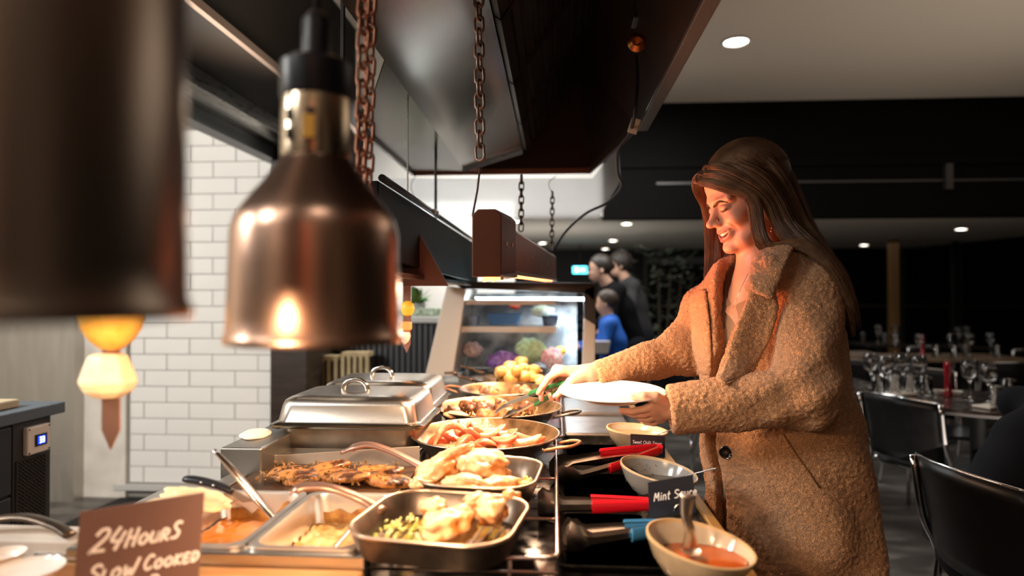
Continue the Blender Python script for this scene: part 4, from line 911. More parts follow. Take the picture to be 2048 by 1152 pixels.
spoon([at(1436,936,1.42), at(1405,943,1.44), at(1375,952,1.455), at(1340,972,1.46)], .0034, steel_mirror, 'thin bright spoon handle leaning over the rim of the grey bowl')
spoon([at(1352,858,1.86), at(1330,864,1.88), at(1310,872,1.89), at(1290,880,1.89)], .0034, dark_steel, 'dark spoon handle leaning over the farthest sauce bowl')
# ------------------------------------------------ cards with writing
GL = {
 '2': (.62, [[(.05,.78),(.18,.97),(.42,.97),(.52,.78),(.45,.55),(.02,.02),(.1,.06),(.6,.04)]]),
 '4': (.60, [[(.20,.95),(.06,.42),(.50,.36)], [(.50,.72),(.36,0)]]),
 'H': (.62, [[(.10,1),(.06,0)], [(.52,1),(.48,0)], [(.08,.5),(.50,.52)]]),
 'B': (.58, [[(.08,1),(.06,0),(.35,.02),(.5,.22),(.36,.48),(.08,.5)], [(.08,1),(.36,.96),(.46,.74),(.30,.52)]]),
 'O': (.56, [[(.28,.62),(.08,.45),(.10,.12),(.28,0),(.46,.14),(.48,.45),(.28,.62)]]),
 'U': (.52, [[(.06,.62),(.06,.15),(.22,0),(.40,.15),(.44,.62),(.44,0)]]),
 'R': (.50, [[(.06,0),(.08,.64),(.36,.58),(.34,.34),(.10,.30),(.44,0)]]),
 's': (.46, [[(.42,.92),(.22,.98),(.08,.78),(.22,.55),(.42,.36),(.34,.06),(.06,.04)]]),
 'S': (.60, [[(.54,.86),(.38,1),(.14,.94),(.08,.70),(.30,.52),(.50,.34),(.42,.06),(.10,.02)]]),
 'L': (.40, [[(.06,.62),(.06,.02),(.36,.04)]]),
 'W': (.74, [[(.05,.62),(.18,0),(.36,.45),(.52,0),(.72,.98)]]),
 'C': (.60, [[(.54,.86),(.34,1),(.12,.72),(.08,.30),(.28,.02),(.54,.14)]]),
 'K': (.50, [[(.08,.66),(.08,0)], [(.42,.64),(.10,.32),(.44,0)]]),
 'E': (.44, [[(.38,.62),(.08,.62),(.08,0),(.40,.02)], [(.08,.32),(.34,.33)]]),
 'D': (.52, [[(.10,.62),(.10,.02),(.34,.06),(.46,.32),(.34,.60),(.06,.64)]]),
 'M': (.72, [[(.05,0),(.12,1),(.34,.35),(.56,1),(.64,0)]]),
 'i': (.24, [[(.12,.62),(.12,0)], [(.12,.84),(.13,.88)]]),
 'n': (.48, [[(.08,.62),(.08,0)], [(.08,.45),(.26,.64),(.40,.48),(.42,0)]]),
 't': (.40, [[(.20,.95),(.18,.10),(.34,.02)], [(.04,.64),(.36,.66)]]),
 'a': (.50, [[(.42,.58),(.20,.62),(.06,.30),(.18,.02),(.40,.20),(.42,.60),(.44,0)]]),
 'u': (.48, [[(.06,.62),(.08,.12),(.24,.02),(.40,.16),(.42,.62),(.44,0)]]),
 'c': (.42, [[(.38,.52),(.22,.62),(.07,.34),(.18,.02),(.38,.10)]]),
 'e': (.46, [[(.08,.32),(.40,.36),(.32,.60),(.12,.54),(.07,.22),(.20,.01),(.42,.10)]]),
 'w': (.60, [[(.04,.62),(.16,0),(.30,.50),(.42,0),(.56,.64)]]),
 'h': (.48, [[(.08,1),(.08,0)], [(.08,.42),(.26,.62),(.40,.45),(.42,0)]]),
 'l': (.22, [[(.10,1),(.10,.05),(.18,0)]]),
 'r': (.36, [[(.08,.62),(.08,0)], [(.08,.40),(.20,.60),(.34,.58)]]),
 ' ': (.34, [])}
def writing(parent, text, o, ex, ez, h, slant, pen, m, off, rise=0):
    mb = MB(); x = 0; ex = Vector(ex).normalized(); ez = Vector(ez).normalized(); nr = ex.cross(ez).normalized()*off
    o = Vector(o)
    for ch in text:
        w, st = GL[ch]
        for s_ in st:
            P = [o+ex*((x+px+slant*py)*h)+ez*(py*h+rise*(x+px)*h)+nr for px, py in s_]
            if len(P) > 2: P = smooth_path(P, len(P)*4)
            n = len(P); vs = []; 
            for i, p in enumerate(P):
                t_ = (P[min(i+1,n-1)]-P[max(i-1,0)]).normalized(); sd = t_.cross(nr.normalized())*pen/2
                e_ = t_*pen*.35*(-1 if i == 0 else 1 if i == n-1 else 0)
                vs += [p+sd+e_, p-sd+e_]
            mb.add(vs, [(2*i, 2*i+1, 2*i+3, 2*i+2) for i in range(n-1)])
        x += w+.10
    return mb.build('lettering', m, parent)
A = [at(160,1024,.80), at(407,985,.86)]; ex = (A[1]-A[0]); wdt = ex.length; exn = ex.normalized()
ezn = Vector((0,.12,1)).normalized(); cardm = mat('card_brown', (.15,.085,.07), .4)
c24 = thing('menu_card', 'brown chalk card reading 24 hours slow cooked, at bottom left', 'sign', A[0]-Vector((0,0,.13)))
MB().prism([A[0], A[1], A[1]-ezn*.16, A[0]-ezn*.13], (0,.003,0)).build('card', cardm, c24)
wf = lambda u, v: A[0]+ex*((u-160)/247)-ezn*((v-(1024-39*(u-160)/247))*.82/1300)
writing(c24, '24', wf(183,1106), ex, ezn, .0275, .35, .0040, chalk, .0012)
writing(c24, 'HOURs', wf(252,1094), ex, ezn, .0205, .25, .0036, chalk, .0012)
writing(c24, 'SLOW', wf(186,1164), ex, ezn, .0205, .25, .0036, chalk, .0012)
writing(c24, 'COOKED', wf(292,1142), ex, ezn, .0178, .22, .0032, chalk, .0012)
writing(c24, 'B', wf(304,1186), ex, ezn, .020, .2, .0036, chalk, .0012)
MB().bx(A[0].x+.03, A[1].x-.03, .80, .85, .868, .895).build('card_stand', wood_board, c24)
B0 = at(1296,965,1.235); B1 = at(1386,950,1.205); ex = B1-B0; ezn = Vector((0,.05,1)).normalized()
mc = thing('menu_card', 'black card reading Mint Sauce in front of the grey bowl', 'sign', (B0.x, B0.y, ZT))
MB().prism([B0, B1, B1-ezn*.068+ex*.06, B0-ezn*.064+ex*.02], (0,.003,0)).build('card', mat('card_black', (.006,.008,.016), .4), mc)
writing(mc, 'Mint Sauce', B0+ex*.13-ezn*.036, ex, ezn+ex*.0, .0145, .12, .0017, chalk, .0012)
q = (B0+B1)/2-ezn*.062
MB().tube([q+Vector((.02+.014*math.cos(a), -.004, .000+.014*math.sin(a)+.005)) for a in [PI*i/10 for i in range(11)]], .0018, 6).build('card_clip', steel_mirror, mc, smooth='all')
MB().box(q+Vector((0,.005,-.022)), (.012,.008,.044)).build('card_stem', black_metal, mc)
D0 = at(1261,868,1.70); D1 = at(1330,872,1.68); ex = D1-D0; ezn = Vector((0,.03,1)).normalized()
sc_ = thing('menu_card', 'black card reading Sweet Chilli Sauce in front of the farthest bowl', 'sign', (D0.x, D0.y, ZT))
MB().prism([D0, D1, D1-ezn*.055, D0-ezn*.055], (0,.003,0)).build('card', MATS['card_black'], sc_)
writing(sc_, 'Sweet Chilli Sauce', D0+ex*.06-ezn*.023, ex, ezn, .0078, .12, .0009, chalk, .0012)
MB().box((D0+D1)/2-ezn*.06+Vector((0,.004,0)), (.04,.01,.02)).build('card_foot', black_metal, sc_)
# ------------------------------------------------ glass display case
dc = thing('display_case', 'steel framed glass salad case with lit shelves at the counter end', 'display case', (-.15, 3.25, ZT))
dY = 3.08
def dq(u, v, Y=dY): return at(u, v, Y)
MB().prism([dq(850,752), dq(905,752), dq(932,578), dq(893,572)], (0,.45,0)).build('side_panel', mat('case_side', (.48,.43,.37), .42, .5), dc, bevel=.003)
MB().prism([dq(895,562), dq(1190,566), dq(1190,604), dq(1170,586), dq(925,577)], (0,.40,0)).build('top_frame', mat('case_black', (.02,.02,.022), .3, .3), dc, bevel=.003)
MB().prism([dq(1168,636), dq(1191,650), dq(1189,800), dq(1162,800)], (0,.03,0)).build('front_post', mat('case_post', (.36,.345,.32), .5, .1), dc, bevel=.003)
MB().prism([dq(1168,580), dq(1192,570), dq(1191,650), dq(1168,636)], (0,.03,0)).build('corner_bracket', MATS['case_black'], dc, bevel=.002)
MB().prism([dq(1178,640,3.5), dq(1190,640,3.5), dq(1188,800,3.5), dq(1176,800,3.5)], (0,.03,0)).build('rear_post', MATS['case_post'], dc, bevel=.003)
gp = MB().prism([dq(908,790), dq(1162,790), dq(1168,584), dq(930,580)], (0,.005,0)).build('front_glass', case_glass, dc)
sh = mat('shelf_white', (.75,.75,.72), .25, .3)
x0 = dq(915,660).x; x1 = dq(1120,660).x
for (v0, v1, nm) in ((598,612,'shelf'), (652,668,'shelf')):
    z1 = dq(1000,v0+2).z; z0 = dq(1000,v1-2).z; s_ = MB().bx(x0+.02*(v0 < 620), x1, dY+.06, dY+.36, z1-.006, z1).build(nm, sh, dc, bevel=.001)
    MB().bx(x0+.02*(v0 < 620), x1-.02, dY+.054, dY+.060, z0, z1).build('price_rail', mat('rail_warm', (.72,.60,.50), .4), s_)
    MB().bx(x0+.10, x1-.06, dY+.16, dY+.175, z1-.014, z1-.008).build('shelf_light', mat('led_strip', (.9,.95,1), .4, emit=(.82,.93,1), estr=2.5), s_)
MB().bx(x0, dq(1160,700).x, dY+.02, dY+.38, ZT, .90).build('case_base', steel_used, dc, bevel=.003)
MB().bx(x0, dq(1160,700).x, dY+.40, dY+.415, .90, 1.3).build('back_wall', mat('case_back', (.16,.19,.22), .2, .2, col2=(.6,.66,.7), nscale=9, lo=.4, hi=.65), dc)
def salad(u, v, Y, sc, m, name, label, amp=.35, freq=3, cat='salad'): return food(name, int(u+v), sc, dq(u, v, Y), (0,0,.3), m, label, cat, amp=amp, freq=freq)
sal = lambda n, a, b: mat(n, a, .5, col2=b, nscale=60, bump=.8, bscale=80, bdist=.006)
salad(1010, 722, 3.24, (.085,.06,.050), sal('red_cabbage', (.16,.05,.22), (.35,.2,.5)), 'red_cabbage_salad', 'purple red cabbage heap in the glass case')
salad(1062, 700, 3.28, (.075,.06,.060), sal('lettuce', (.35,.50,.18), (.65,.75,.5)), 'lettuce_salad', 'pale green lettuce heap in the middle of the glass case')
salad(1105, 716, 3.25, (.055,.05,.052), sal('mixed_salad', (.75,.10,.15), (.9,.8,.7)), 'tomato_radish_salad', 'red and white mixed salad at the right of the glass case')
salad(1120, 702, 3.3, (.030,.03,.025), mat('pepper_yellow', (.85,.55,.05), .3), 'yellow_pepper', 'yellow pepper piece above the red and white salad', amp=.1)
salad(1055, 745, 3.18, (.05,.04,.03), sal('feta', (.75,.72,.62), (.4,.5,.25)), 'feta_salad', 'white and green salad low in the glass case')
salad(945, 700, 3.3, (.05,.04,.04), sal('beet', (.75,.70,.66), (.5,.25,.25)), 'potato_salad', 'white creamy salad at the left of the glass case')
salad(1085, 622, 3.3, (.055,.05,.030), sal('slaw', (.60,.72,.45), (.85,.85,.75)), 'coleslaw', 'pale green slaw on the upper glass shelf')
salad(1030, 612, 3.3, (.03,.03,.018), mat('tomato_red', (.7,.12,.05), .3), 'tomato_slices', 'red tomato slices on the upper glass shelf', amp=.2)
for (u, v, w, nm, c_, lab) in ((1010,636,.17,'salad_tub',(.04,.10,.22),'dark blue tub on the middle shelf of the case'), (1100,640,.08,'salad_tub',(.02,.03,.05),'black tub at the right end of the middle shelf'), (948,640,.05,'salad_tub',(.30,.38,.55),'pale blue tub at the left end of the middle shelf')):
    p = dq(u, v, 3.25); tag(MB().rings([rrect(p.x,p.y,w*.85,.11,.02,p.z-.03), rrect(p.x,p.y,w,.14,.02,p.z+.022), rrect(p.x,p.y,w-.01,.13,.02,p.z+.018)]).build(nm, mat('tub%d' % u, c_, .25), smooth=True), lab, 'tub')
# ================================================= the woman
def V3(u, v, Y): return np.array(at(u, v, Y))
fwd = np.array([-.766, -.643, 0]); lft = np.array([.643, -.766, 0])
wm = thing('person', 'smiling person with long brown hair in a tan teddy coat, holding plate and tongs', 'person', (.58, 1.62, 0))
lev = [(.36,1590,.225,.18),(.62,1582,.212,.165),(.80,1574,.203,.158),(1.0,1554,.194,.152),(1.10,1542,.188,.146),(1.20,1532,.178,.135),(1.28,1524,.165,.118),(1.34,1518,.135,.095),(1.38,1514,.10,.07)]
LZ = np.array([l[0] for l in lev]); LX = np.array([at(l[1], 590-(l[0]-CAMH)*1300/1.6, 1.62).x for l in lev]); LA = np.array([l[2] for l in lev]); LB = np.array([l[3] for l in lev])
def torso(P, da=0, zt=1.385, zb=.42):
    z = P[..., 2]; cx = np.interp(z, LZ, LX); a = np.interp(z, LZ, LA)+da; b = np.interp(z, LZ, LB)+da
    dx = P[..., 0]-cx; dy = P[..., 1]-1.62
    xf = dx*fwd[0]+dy*fwd[1]; yl = dx*lft[0]+dy*lft[1]
    d = (np.sqrt((xf/b)**2+(yl/a)**2)-1)*np.minimum(a, b)*.9
    return smax(smax(d, z-zt, .04), zb-z, .01), xf, yl, b
SL = V3(1618,580,1.50); SR = V3(1412,612,1.76); EL = V3(1612,792,1.41); WL = V3(1348,818,1.425); ER = V3(1366,703,1.73); WR = V3(1196,750,1.625)
COLL = [V3(1512,575,1.475), V3(1545,535,1.46), V3(1590,515,1.50), V3(1610,512,1.58), V3(1585,515,1.68), V3(1510,530,1.74), V3(1450,560,1.70), V3(1425,600,1.66)]
def coat_f(P, folds=True):
    t, xf, yl, b = torso(P); z = P[..., 2]
    d = smin(t, cap(P, SL, (SL+SR)/2, .068, .085), .05); d = smin(d, cap(P, SR, (SL+SR)/2, .052, .085), .05)
    armL = smin(cap(P, SL, EL, .072, .062), cap(P, EL, WL, .064, .053), .03)
    aL = (WL-EL)/np.linalg.norm(WL-EL); aR = (WR-ER)/np.linalg.norm(WR-ER)
    armL = smin(cap(P, SL, EL, .072, .062), cap(P, EL, WL+aL*.06, .064, .052), .03)
    armL = smax(armL, (P-WL-aL*.012)@aL, .008); armL = smax(armL, -np.maximum(cap(P, WL-aL*.006, WL+aL*.1, .034), -((P-WL+aL*.006)@aL)), .006)
    armR = smin(cap(P, SR, ER, .058, .056), cap(P, ER, WR+aR*.04, .060, .030), .025)
    armR = smax(armR, (P-WR-aR*.012)@aR, .006)
    if folds:
        x, y = P[..., 0], P[..., 1]
        d = d + .006*np.sin(34*x+9*np.sin(6*z)+22*y)*np.clip((1.15-z)*3, 0, 1) + .004*np.sin(25*z+18*x)
        kL_ = np.clip((x-.30)*7, 0, 1); kR_ = np.clip((x-.13)*7, 0, 1)
        armL = armL + (.0032*np.sin(46*x-34*z+6*np.sin(9*z)) + .0016*np.sin(80*x+30*z))*kL_
        armR = armR + .0032*np.sin(62*x+36*z)*kR_
    d = smin(d, armL, .018); d = smin(d, armR, .018)
    d = smin(d, chain(P, COLL, [.024,.030,.032,.032,.032,.030,.026,.018], .01), .015)
    # front opening from the neck downwards
    w = np.interp(z, [.4,.95,1.10,1.17,1.34,1.40], [.012,.012,.010,.012,.058,.075])
    yc = np.interp(z, [.4,.70,1.06,1.16,1.34], [-.085,-.095,-.095,-.035,.002])
    w = np.where(z < 1.06, .017, w)
    g = np.maximum(np.abs(yl-yc)-w, -(xf-(b*np.sqrt(np.clip(1-(yc/.19)**2, 0, 1))-.045)))
    g = np.maximum(g, -(xf)); d = smax(d, -g, .008)
    nk = cap(P, V3(1500,470,1.60), V3(1500,575,1.60), .055, .062); d = smax(d, -nk, .012)
    # cut cuffs flat
    return d
def trace(u, v, y0=1.2, off=0):
    d = np.array(ray(u, v)); o = np.array([0, 0, CAMH]); t = y0/d[1]
    for _ in range(70):
        s = float(coat_f((o+d*t)[None, :])[0])
        if s < .0008: break
        t += s*.7
        if t > 3: return V3(u, v, 1.5)
    return o+d*(t-off)
coat_m = bpy.data.materials.new('teddy_fleece'); coat_m.use_nodes = True; nt = coat_m.node_tree; bs = nt.nodes['Principled BSDF']
def N(t, **k):
    n_ = nt.nodes.new(t)
    for a_, b_ in k.items(): n_.inputs[a_].default_value = b_
    return n_
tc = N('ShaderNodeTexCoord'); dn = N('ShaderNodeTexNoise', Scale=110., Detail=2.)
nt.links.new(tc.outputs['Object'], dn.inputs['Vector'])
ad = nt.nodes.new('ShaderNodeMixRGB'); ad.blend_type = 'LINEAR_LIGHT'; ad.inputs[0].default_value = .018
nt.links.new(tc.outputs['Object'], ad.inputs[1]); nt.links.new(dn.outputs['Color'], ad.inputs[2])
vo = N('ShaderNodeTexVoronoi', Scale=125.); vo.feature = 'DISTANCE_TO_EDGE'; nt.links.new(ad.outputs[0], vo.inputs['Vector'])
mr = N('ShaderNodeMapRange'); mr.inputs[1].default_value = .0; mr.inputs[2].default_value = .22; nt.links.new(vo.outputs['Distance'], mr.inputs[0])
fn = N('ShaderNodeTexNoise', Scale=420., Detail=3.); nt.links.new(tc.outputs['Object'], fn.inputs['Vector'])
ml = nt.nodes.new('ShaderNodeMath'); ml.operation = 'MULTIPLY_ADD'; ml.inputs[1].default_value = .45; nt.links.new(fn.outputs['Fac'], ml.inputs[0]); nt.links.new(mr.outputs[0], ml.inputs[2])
cr = nt.nodes.new('ShaderNodeValToRGB'); cr.color_ramp.elements[0].position = .16; cr.color_ramp.elements[0].color = (.20,.080,.027,1); cr.color_ramp.elements[1].position = .58; cr.color_ramp.elements[1].color = (.60,.305,.135,1)  # dark end of the ramp paints shade into the crevices between curls
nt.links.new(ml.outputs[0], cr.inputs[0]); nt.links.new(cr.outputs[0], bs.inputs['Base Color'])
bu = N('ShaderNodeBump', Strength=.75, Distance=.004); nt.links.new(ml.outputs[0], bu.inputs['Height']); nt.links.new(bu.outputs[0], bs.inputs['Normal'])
bs.inputs['Roughness'].default_value = .9; bs.inputs['Sheen Weight'].default_value = .3; bs.inputs['Sheen Roughness'].default_value = .5; bs.inputs['Specular IOR Level'].default_value = .2
cv, cq = nets(coat_f, (0.02, 1.28, .40), (.90, 1.98, 1.46), .0062)
def fluffy(o, lvl, st, sz=.0075):
    if 'fluff' not in bpy.data.textures:
        t_ = bpy.data.textures.new('fluff', 'CLOUDS'); t_.noise_scale = sz; t_.noise_depth = 1
        t_ = bpy.data.textures.new('fluff_low', 'CLOUDS'); t_.noise_scale = .03; t_.noise_depth = 1
    s_ = o.modifiers.new('sub', 'SUBSURF'); s_.levels = lvl; s_.render_levels = lvl
    for n_, k in (('fluff', st), ('fluff_low', st*.35)):
        m_ = o.modifiers.new(n_, 'DISPLACE'); m_.texture = bpy.data.textures[n_]; m_.strength = k; m_.mid_level = .5; m_.texture_coords = 'LOCAL'
def pobj(name, parts, m, parent=wm, cols=None, label=None, smooth='all'):
    off = np.array(WP[parent.name]); parts = [(p-off, q) for p, q in parts]
    return fin(name, npmesh(name, parts, cols), m, parent, smooth, label=label)
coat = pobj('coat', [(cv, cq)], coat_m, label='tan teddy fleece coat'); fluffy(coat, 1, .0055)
# lapels and collar leaf as thick folded pieces on the coat surface
def patch(name, rows, off, thick, n=14):
    # rows: list of polylines (pixels); each resampled, then projected onto the coat
    def rs(pl):
        P = smooth_path([Vector((q[0], q[1], q[2] if len(q) > 2 else 9)) for q in pl], 30); out = []
        for i in range(n): out.append(P[min(len(P)-1, int(i*(len(P)-1)/(n-1)))])
        return out
    R_ = [rs(r) for r in rows]; m_ = len(R_); vs = []; fs = []
    pts = []
    for r in R_:
        row = []
        for p in r:
            t_ = trace(p.x, p.y, off=off)
            if p.z < 5 and t_[1] > p.z: t_ = V3(p.x, p.y, p.z)
            row.append(t_)
        pts.append(row)
    arr = np.array(pts)
    for _ in range(6):   # relax depth
        a2 = arr.copy(); a2[:, 1:-1] = (arr[:, :-2]+arr[:, 2:]+2*arr[:, 1:-1])/4; arr[..., 1] = a2[..., 1]
        if m_ > 2:
            a2 = arr.copy(); a2[1:-1] = (arr[:-2]+arr[2:]+2*arr[1:-1])/4; arr[..., 1] = a2[..., 1]
    for r in arr:
        for p in r: vs.append(tuple(p))
    for j in range(m_-1):
        for i in range(n-1): fs.append((j*n+i, j*n+i+1, (j+1)*n+i+1, (j+1)*n+i))
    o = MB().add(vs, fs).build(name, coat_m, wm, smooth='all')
    s_ = o.modifiers.new('solid', 'SOLIDIFY'); s_.thickness = thick; s_.offset = 0
    s_ = o.modifiers.new('sub0', 'SUBSURF'); s_.levels = 2; s_.render_levels = 2
    fluffy(o, 1, .004); return o
patch('lapel', [[(1503,535,1.485),(1500,575,1.465),(1478,632,1.460),(1452,700,1.465),(1428,758,1.45)], [(1522,535),(1522,580),(1506,640),(1476,705),(1436,762)], [(1535,560),(1540,600),(1530,655),(1495,722),(1445,766)], [(1545,592),(1559,614),(1545,670),(1505,735),(1452,770)]], .016, .016)
patch('collar_leaf', [[(1508,508,1.505),(1500,532,1.488),(1497,560,1.466),(1502,582,1.448)], [(1550,492,1.480),(1534,530,1.455),(1522,560,1.438),(1522,592,1.424)], [(1593,490,1.475),(1575,530,1.445),(1559,566,1.425),(1545,600,1.412)]], .020, .017)
patch('far_lapel', [[(1412,575),(1420,640),(1424,700),(1424,752)], [(1392,580),(1398,640),(1402,700),(1412,752)], [(1378,590),(1382,640),(1386,700),(1400,745)]], .010, .012)
# button and pocket seam
bp_ = trace(1452, 905, off=.004)
qn = Vector((-.35,-.93,0)).to_track_quat('Z','Y').to_matrix()
MB().lathe([(.001,.001),(.008,.001),(.011,.004),(.0145,.0045),(.0155,.002),(.0155,-.002)], 28, bp_, rot=qn).build('button', mat('button_black', (.008,.008,.009), .2, coat=.5), wm, smooth=True, label='large black coat button')
for a_ in (0,1,2,3): MB().lathe([(.0015,.0012),(.0012,.002),(.0001,.002)], 8, Vector(bp_)+qn@Vector((.003*math.cos(a_*PI/2), .003*math.sin(a_*PI/2), .0)), rot=qn).build('button_thread', mat('thread', (.2,.12,.06), .8), KIDS(wm)[-1])
MB().tube([trace(u, v, off=.001) for u, v in ((1566,868),(1590,905),(1618,945),(1640,976))], .0028, 6, sy=.6).build('pocket_seam', mat('seam_brown', (.16,.065,.02), .9), wm, smooth='all')
# inner top
tp = lambda P: smax(torso(P, -.030, 1.30)[0], .55-P[..., 2], .02)
tv, tq = nets(tp, (.30,1.38,.5), (.85,1.86,1.36), .009)
pobj('top', [(tv, tq)], mat('top_taupe', (.30,.20,.13), .8, bump=.3, bscale=300), label='taupe top under the coat')
# ------------------------------------------------ head and neck
lobe = at(1526, 426, 1.53); yw = R(12); pt = R(17)
HC = np.array([lobe.x-.0146, 1.60, 1.528])
xh = np.array([-math.cos(yw)*math.cos(pt), -math.sin(yw)*math.cos(pt), -math.sin(pt)]); yh = np.array([math.sin(yw), -math.cos(yw), 0]); zh = np.cross(xh, yh)
HM = np.stack([xh, yh, zh], 1)
toH = lambda p: (np.array(p)-HC)@HM
toW = lambda p: HC+np.array(p)@HM.T
neck0 = toH(V3(1512,575,1.60)); neck1 = toH(V3(1498,640,1.62))
mouth = [(.0700,-.0300,-.0585),(.0860,-.0175,-.0700),(.0940,0,-.0745),(.0860,.0175,-.0700),(.0700,.0300,-.0585)]
def head_f(P):
    S_ = P.copy(); S_[..., 1] = np.abs(P[..., 1])
    d = ell(P, (-.012,0,.036), (.093,.073,.086))
    d = smin(d, ell(P, (.036,0,-.022), (.052,.056,.080)), .02)
    d = smin(d, ell(P, (.055,0,.045), (.036,.052,.042)), .02)
    d = smin(d, cap(S_, (.000,.052,-.050), (.055,.030,-.094), .017, .015), .025)
    d = smin(d, cap(S_, (.055,.028,-.094), (.076,.006,-.104), .015, .013), .015)
    d = smin(d, ell(P, (.080,0,-.106), (.014,.017,.013)), .012)
    d = smin(d, ell(S_, (.064,.036,-.040), (.022,.021,.019)), .016)      # cheek
    d = smin(d, cap(S_, (.087,.008,.012), (.073,.046,.010), .010, .009), .014)   # brow
    d = smax(d, -ell(S_, (.098,.028,-.008), (.016,.017,.011)), .010)     # socket
    d = smin(d, ell(S_, (.0765,.0285,-.010), (.0132,.0150,.0120)), .005)   # lid over the eye
    d = smin(d, chain(P, [(.085,0,.004), (.0935,0,-.014), (.1062,0,-.0365)], [.0070,.0076,.0088], .004), .013)
    d = smin(d, ell(P, (.1115,0,-.0400), (.0098,.0095,.0082)), .008)
    d = smin(d, ell(S_, (.0975,.0105,-.0430), (.0100,.0062,.0062)), .007)
    d = smax(d, -ell(S_, (.1025,.0062,-.0490), (.0045,.0026,.0024)), .002)
    d = smin(d, ell(P, (.080,0,-.068), (.017,.028,.024)), .010)          # muzzle
    up = [(x+.0016, y, z+.0086) for x, y, z in mouth]; lo = [(x-.0010, y*.88, z-.0095) for x, y, z in mouth]
    d = smin(d, chain(P, up, [.0012,.0026,.0030,.0026,.0012], .002), .003)
    d = smin(d, chain(P, lo, [.0014,.0044,.0050,.0044,.0014], .002), .003)
    d = smax(d, -(chain(P, [(x+.003,y,z) for x,y,z in mouth], [.0020,.0054,.0066,.0054,.0020], .001)), .0018)
    d = smax(d, -ell(S_, (.083,.040,-.066), (.012,.003,.016), None), .006)  # smile fold
    # ear
    e = ell(S_, (-.008,.077,-.014), (.017,.0085,.030)); e = smax(e, -ell(S_, (-.003,.086,-.010), (.010,.006,.018)), .003); e = smin(e, ell(S_, (-.003,.078,-.040), (.008,.005,.009)), .006)
    d = smin(d, e, .005)
    nk = cap(P, (-.022,0,-.050), neck0, .050, .050); nk = smin(nk, cap(P, neck0, neck1, .050, .075), .03)
    return smin(d, nk, .022)
hl, hh = np.array([-.115,-.10,-.285]), np.array([.135,.10,.130])
hv, hq = nets(head_f, hl, hh, .0018)
base = np.array([.58,.32,.215]); col = np.tile(base, (len(hv), 1)).astype(float)
def mixc(mask, c): 
    global col
    m_ = np.clip(mask, 0, 1)[:, None]; col = col*(1-m_)+np.array(c)*m_
S_ = hv.copy(); S_[:, 1] = np.abs(hv[:, 1])
rngn = np.array([noise.noise(Vector(p*45)) for p in hv]); mixc(.25*(rngn+.3), (.60,.32,.22))
mixc(.45*np.exp(-np.sum(((S_-[.075,.038,-.042])/[.03,.018,.018])**2, 1)), (.70,.30,.22))
lipup = chain(hv, [(x+.003,y,z+.0086) for x,y,z in mouth], [.0022,.0040,.0044,.0040,.0022], .002); liplo = chain(hv, [(x+.001,y*.88,z-.0095) for x,y,z in mouth], [.0022,.0048,.0054,.0048,.0022], .002)
mixc((.0016-np.minimum(lipup, liplo))/.0012, (.50,.19,.15))
mixc((.0052-chain(hv, [(x-.003,y*.9,z) for x,y,z in mouth], [.001,.003,.004,.003,.001], .001))/.0010*(hv[:,0] < .0905), (.10,.02,.018))
brow = chain(S_, [(.0935,.0125,.0085),(.0905,.026,.0150),(.083,.040,.0155),(.073,.051,.009)], [.0016,.0022,.0016,.0004], .001)
mixc(.35*(.0052-brow)/.0030, (.16,.08,.05))
lash = chain(S_, [(.0865,.019,-.0150),(.0890,.028,-.0178),(.0860,.038,-.0162),(.0790,.0475,-.0095)], [.0010,.0013,.0015,.0006], .0008)
mixc(.7*(.0022-lash)/.0014, (.08,.035,.025))
crs = chain(S_, [(.0855,.018,-.0045),(.0880,.030,-.0020),(.0800,.044,-.0050)], [.0006,.0007,.0004], .0008); mixc(.55*(.0024-crs)/.0014, (.30,.13,.09))
mixc(.9*np.exp(-np.sum(((S_-[.1015,.0062,-.0475])/[.0040,.0026,.0030])**2, 1)), (.16,.04,.03)); fr_ = np.array([noise.noise(Vector(p*260)) for p in hv]); mixc(.5*(fr_ > .52)*(hv[:, 0] > .05)*(hv[:, 2] > -.05)*(hv[:, 2] < .01), (.42,.20,.12))  # nostril shade painted into the skin colour, then freckles
# ------------------------------------------------ hands
def hand_f(wrist, wr, knuck, fingers, thumb, elbow):
    def f(P):
        d = cap(P, elbow, wrist, wr*1.25, wr)
        for k, r in knuck: d = smin(d, cap(P, wrist, k, wr*.72, r), .012)
        for a_, b_ in zip(knuck[:-1], knuck[1:]): d = smin(d, cap(P, a_[0], b_[0], a_[1], b_[1]), .008)
        for pts in fingers:
            d = smin(d, chain(P, pts, [.0098,.0086,.0080,.0066][:len(pts)], .0018), .0035)
        d = smin(d, chain(P, thumb, [.0150,.0120,.0102,.0082][:len(thumb)], .004), .007)
        return d
    return f
kR = [(V3(1122,741,1.600),.0120),(V3(1114,741,1.620),.0120),(V3(1114,745,1.640),.0115),(V3(1122,752,1.658),.0105)]
fR = [[V3(1122,741,1.600),V3(1098,755,1.590),V3(1086,772,1.588),V3(1077,786,1.592)],
      [V3(1114,741,1.620),V3(1094,759,1.622),V3(1082,780,1.618),V3(1083,798,1.606)],
      [V3(1114,745,1.640),V3(1102,766,1.650),V3(1098,784,1.640),V3(1104,797,1.622)],
      [V3(1122,752,1.658),V3(1113,771,1.668),V3(1110,786,1.656),V3(1116,798,1.636)]]
tR = [V3(1164,752,1.600),V3(1142,764,1.580),V3(1126,779,1.570),V3(1114,792,1.572)]
fr1 = hand_f(V3(1176,748,1.615), .0235, kR, fR, tR, V3(1230,735,1.65))
kL = [(V3(1312,808,1.430),.0120),(V3(1312,818,1.440),.0122),(V3(1316,828,1.452),.0118),(V3(1322,836,1.466),.0105)]
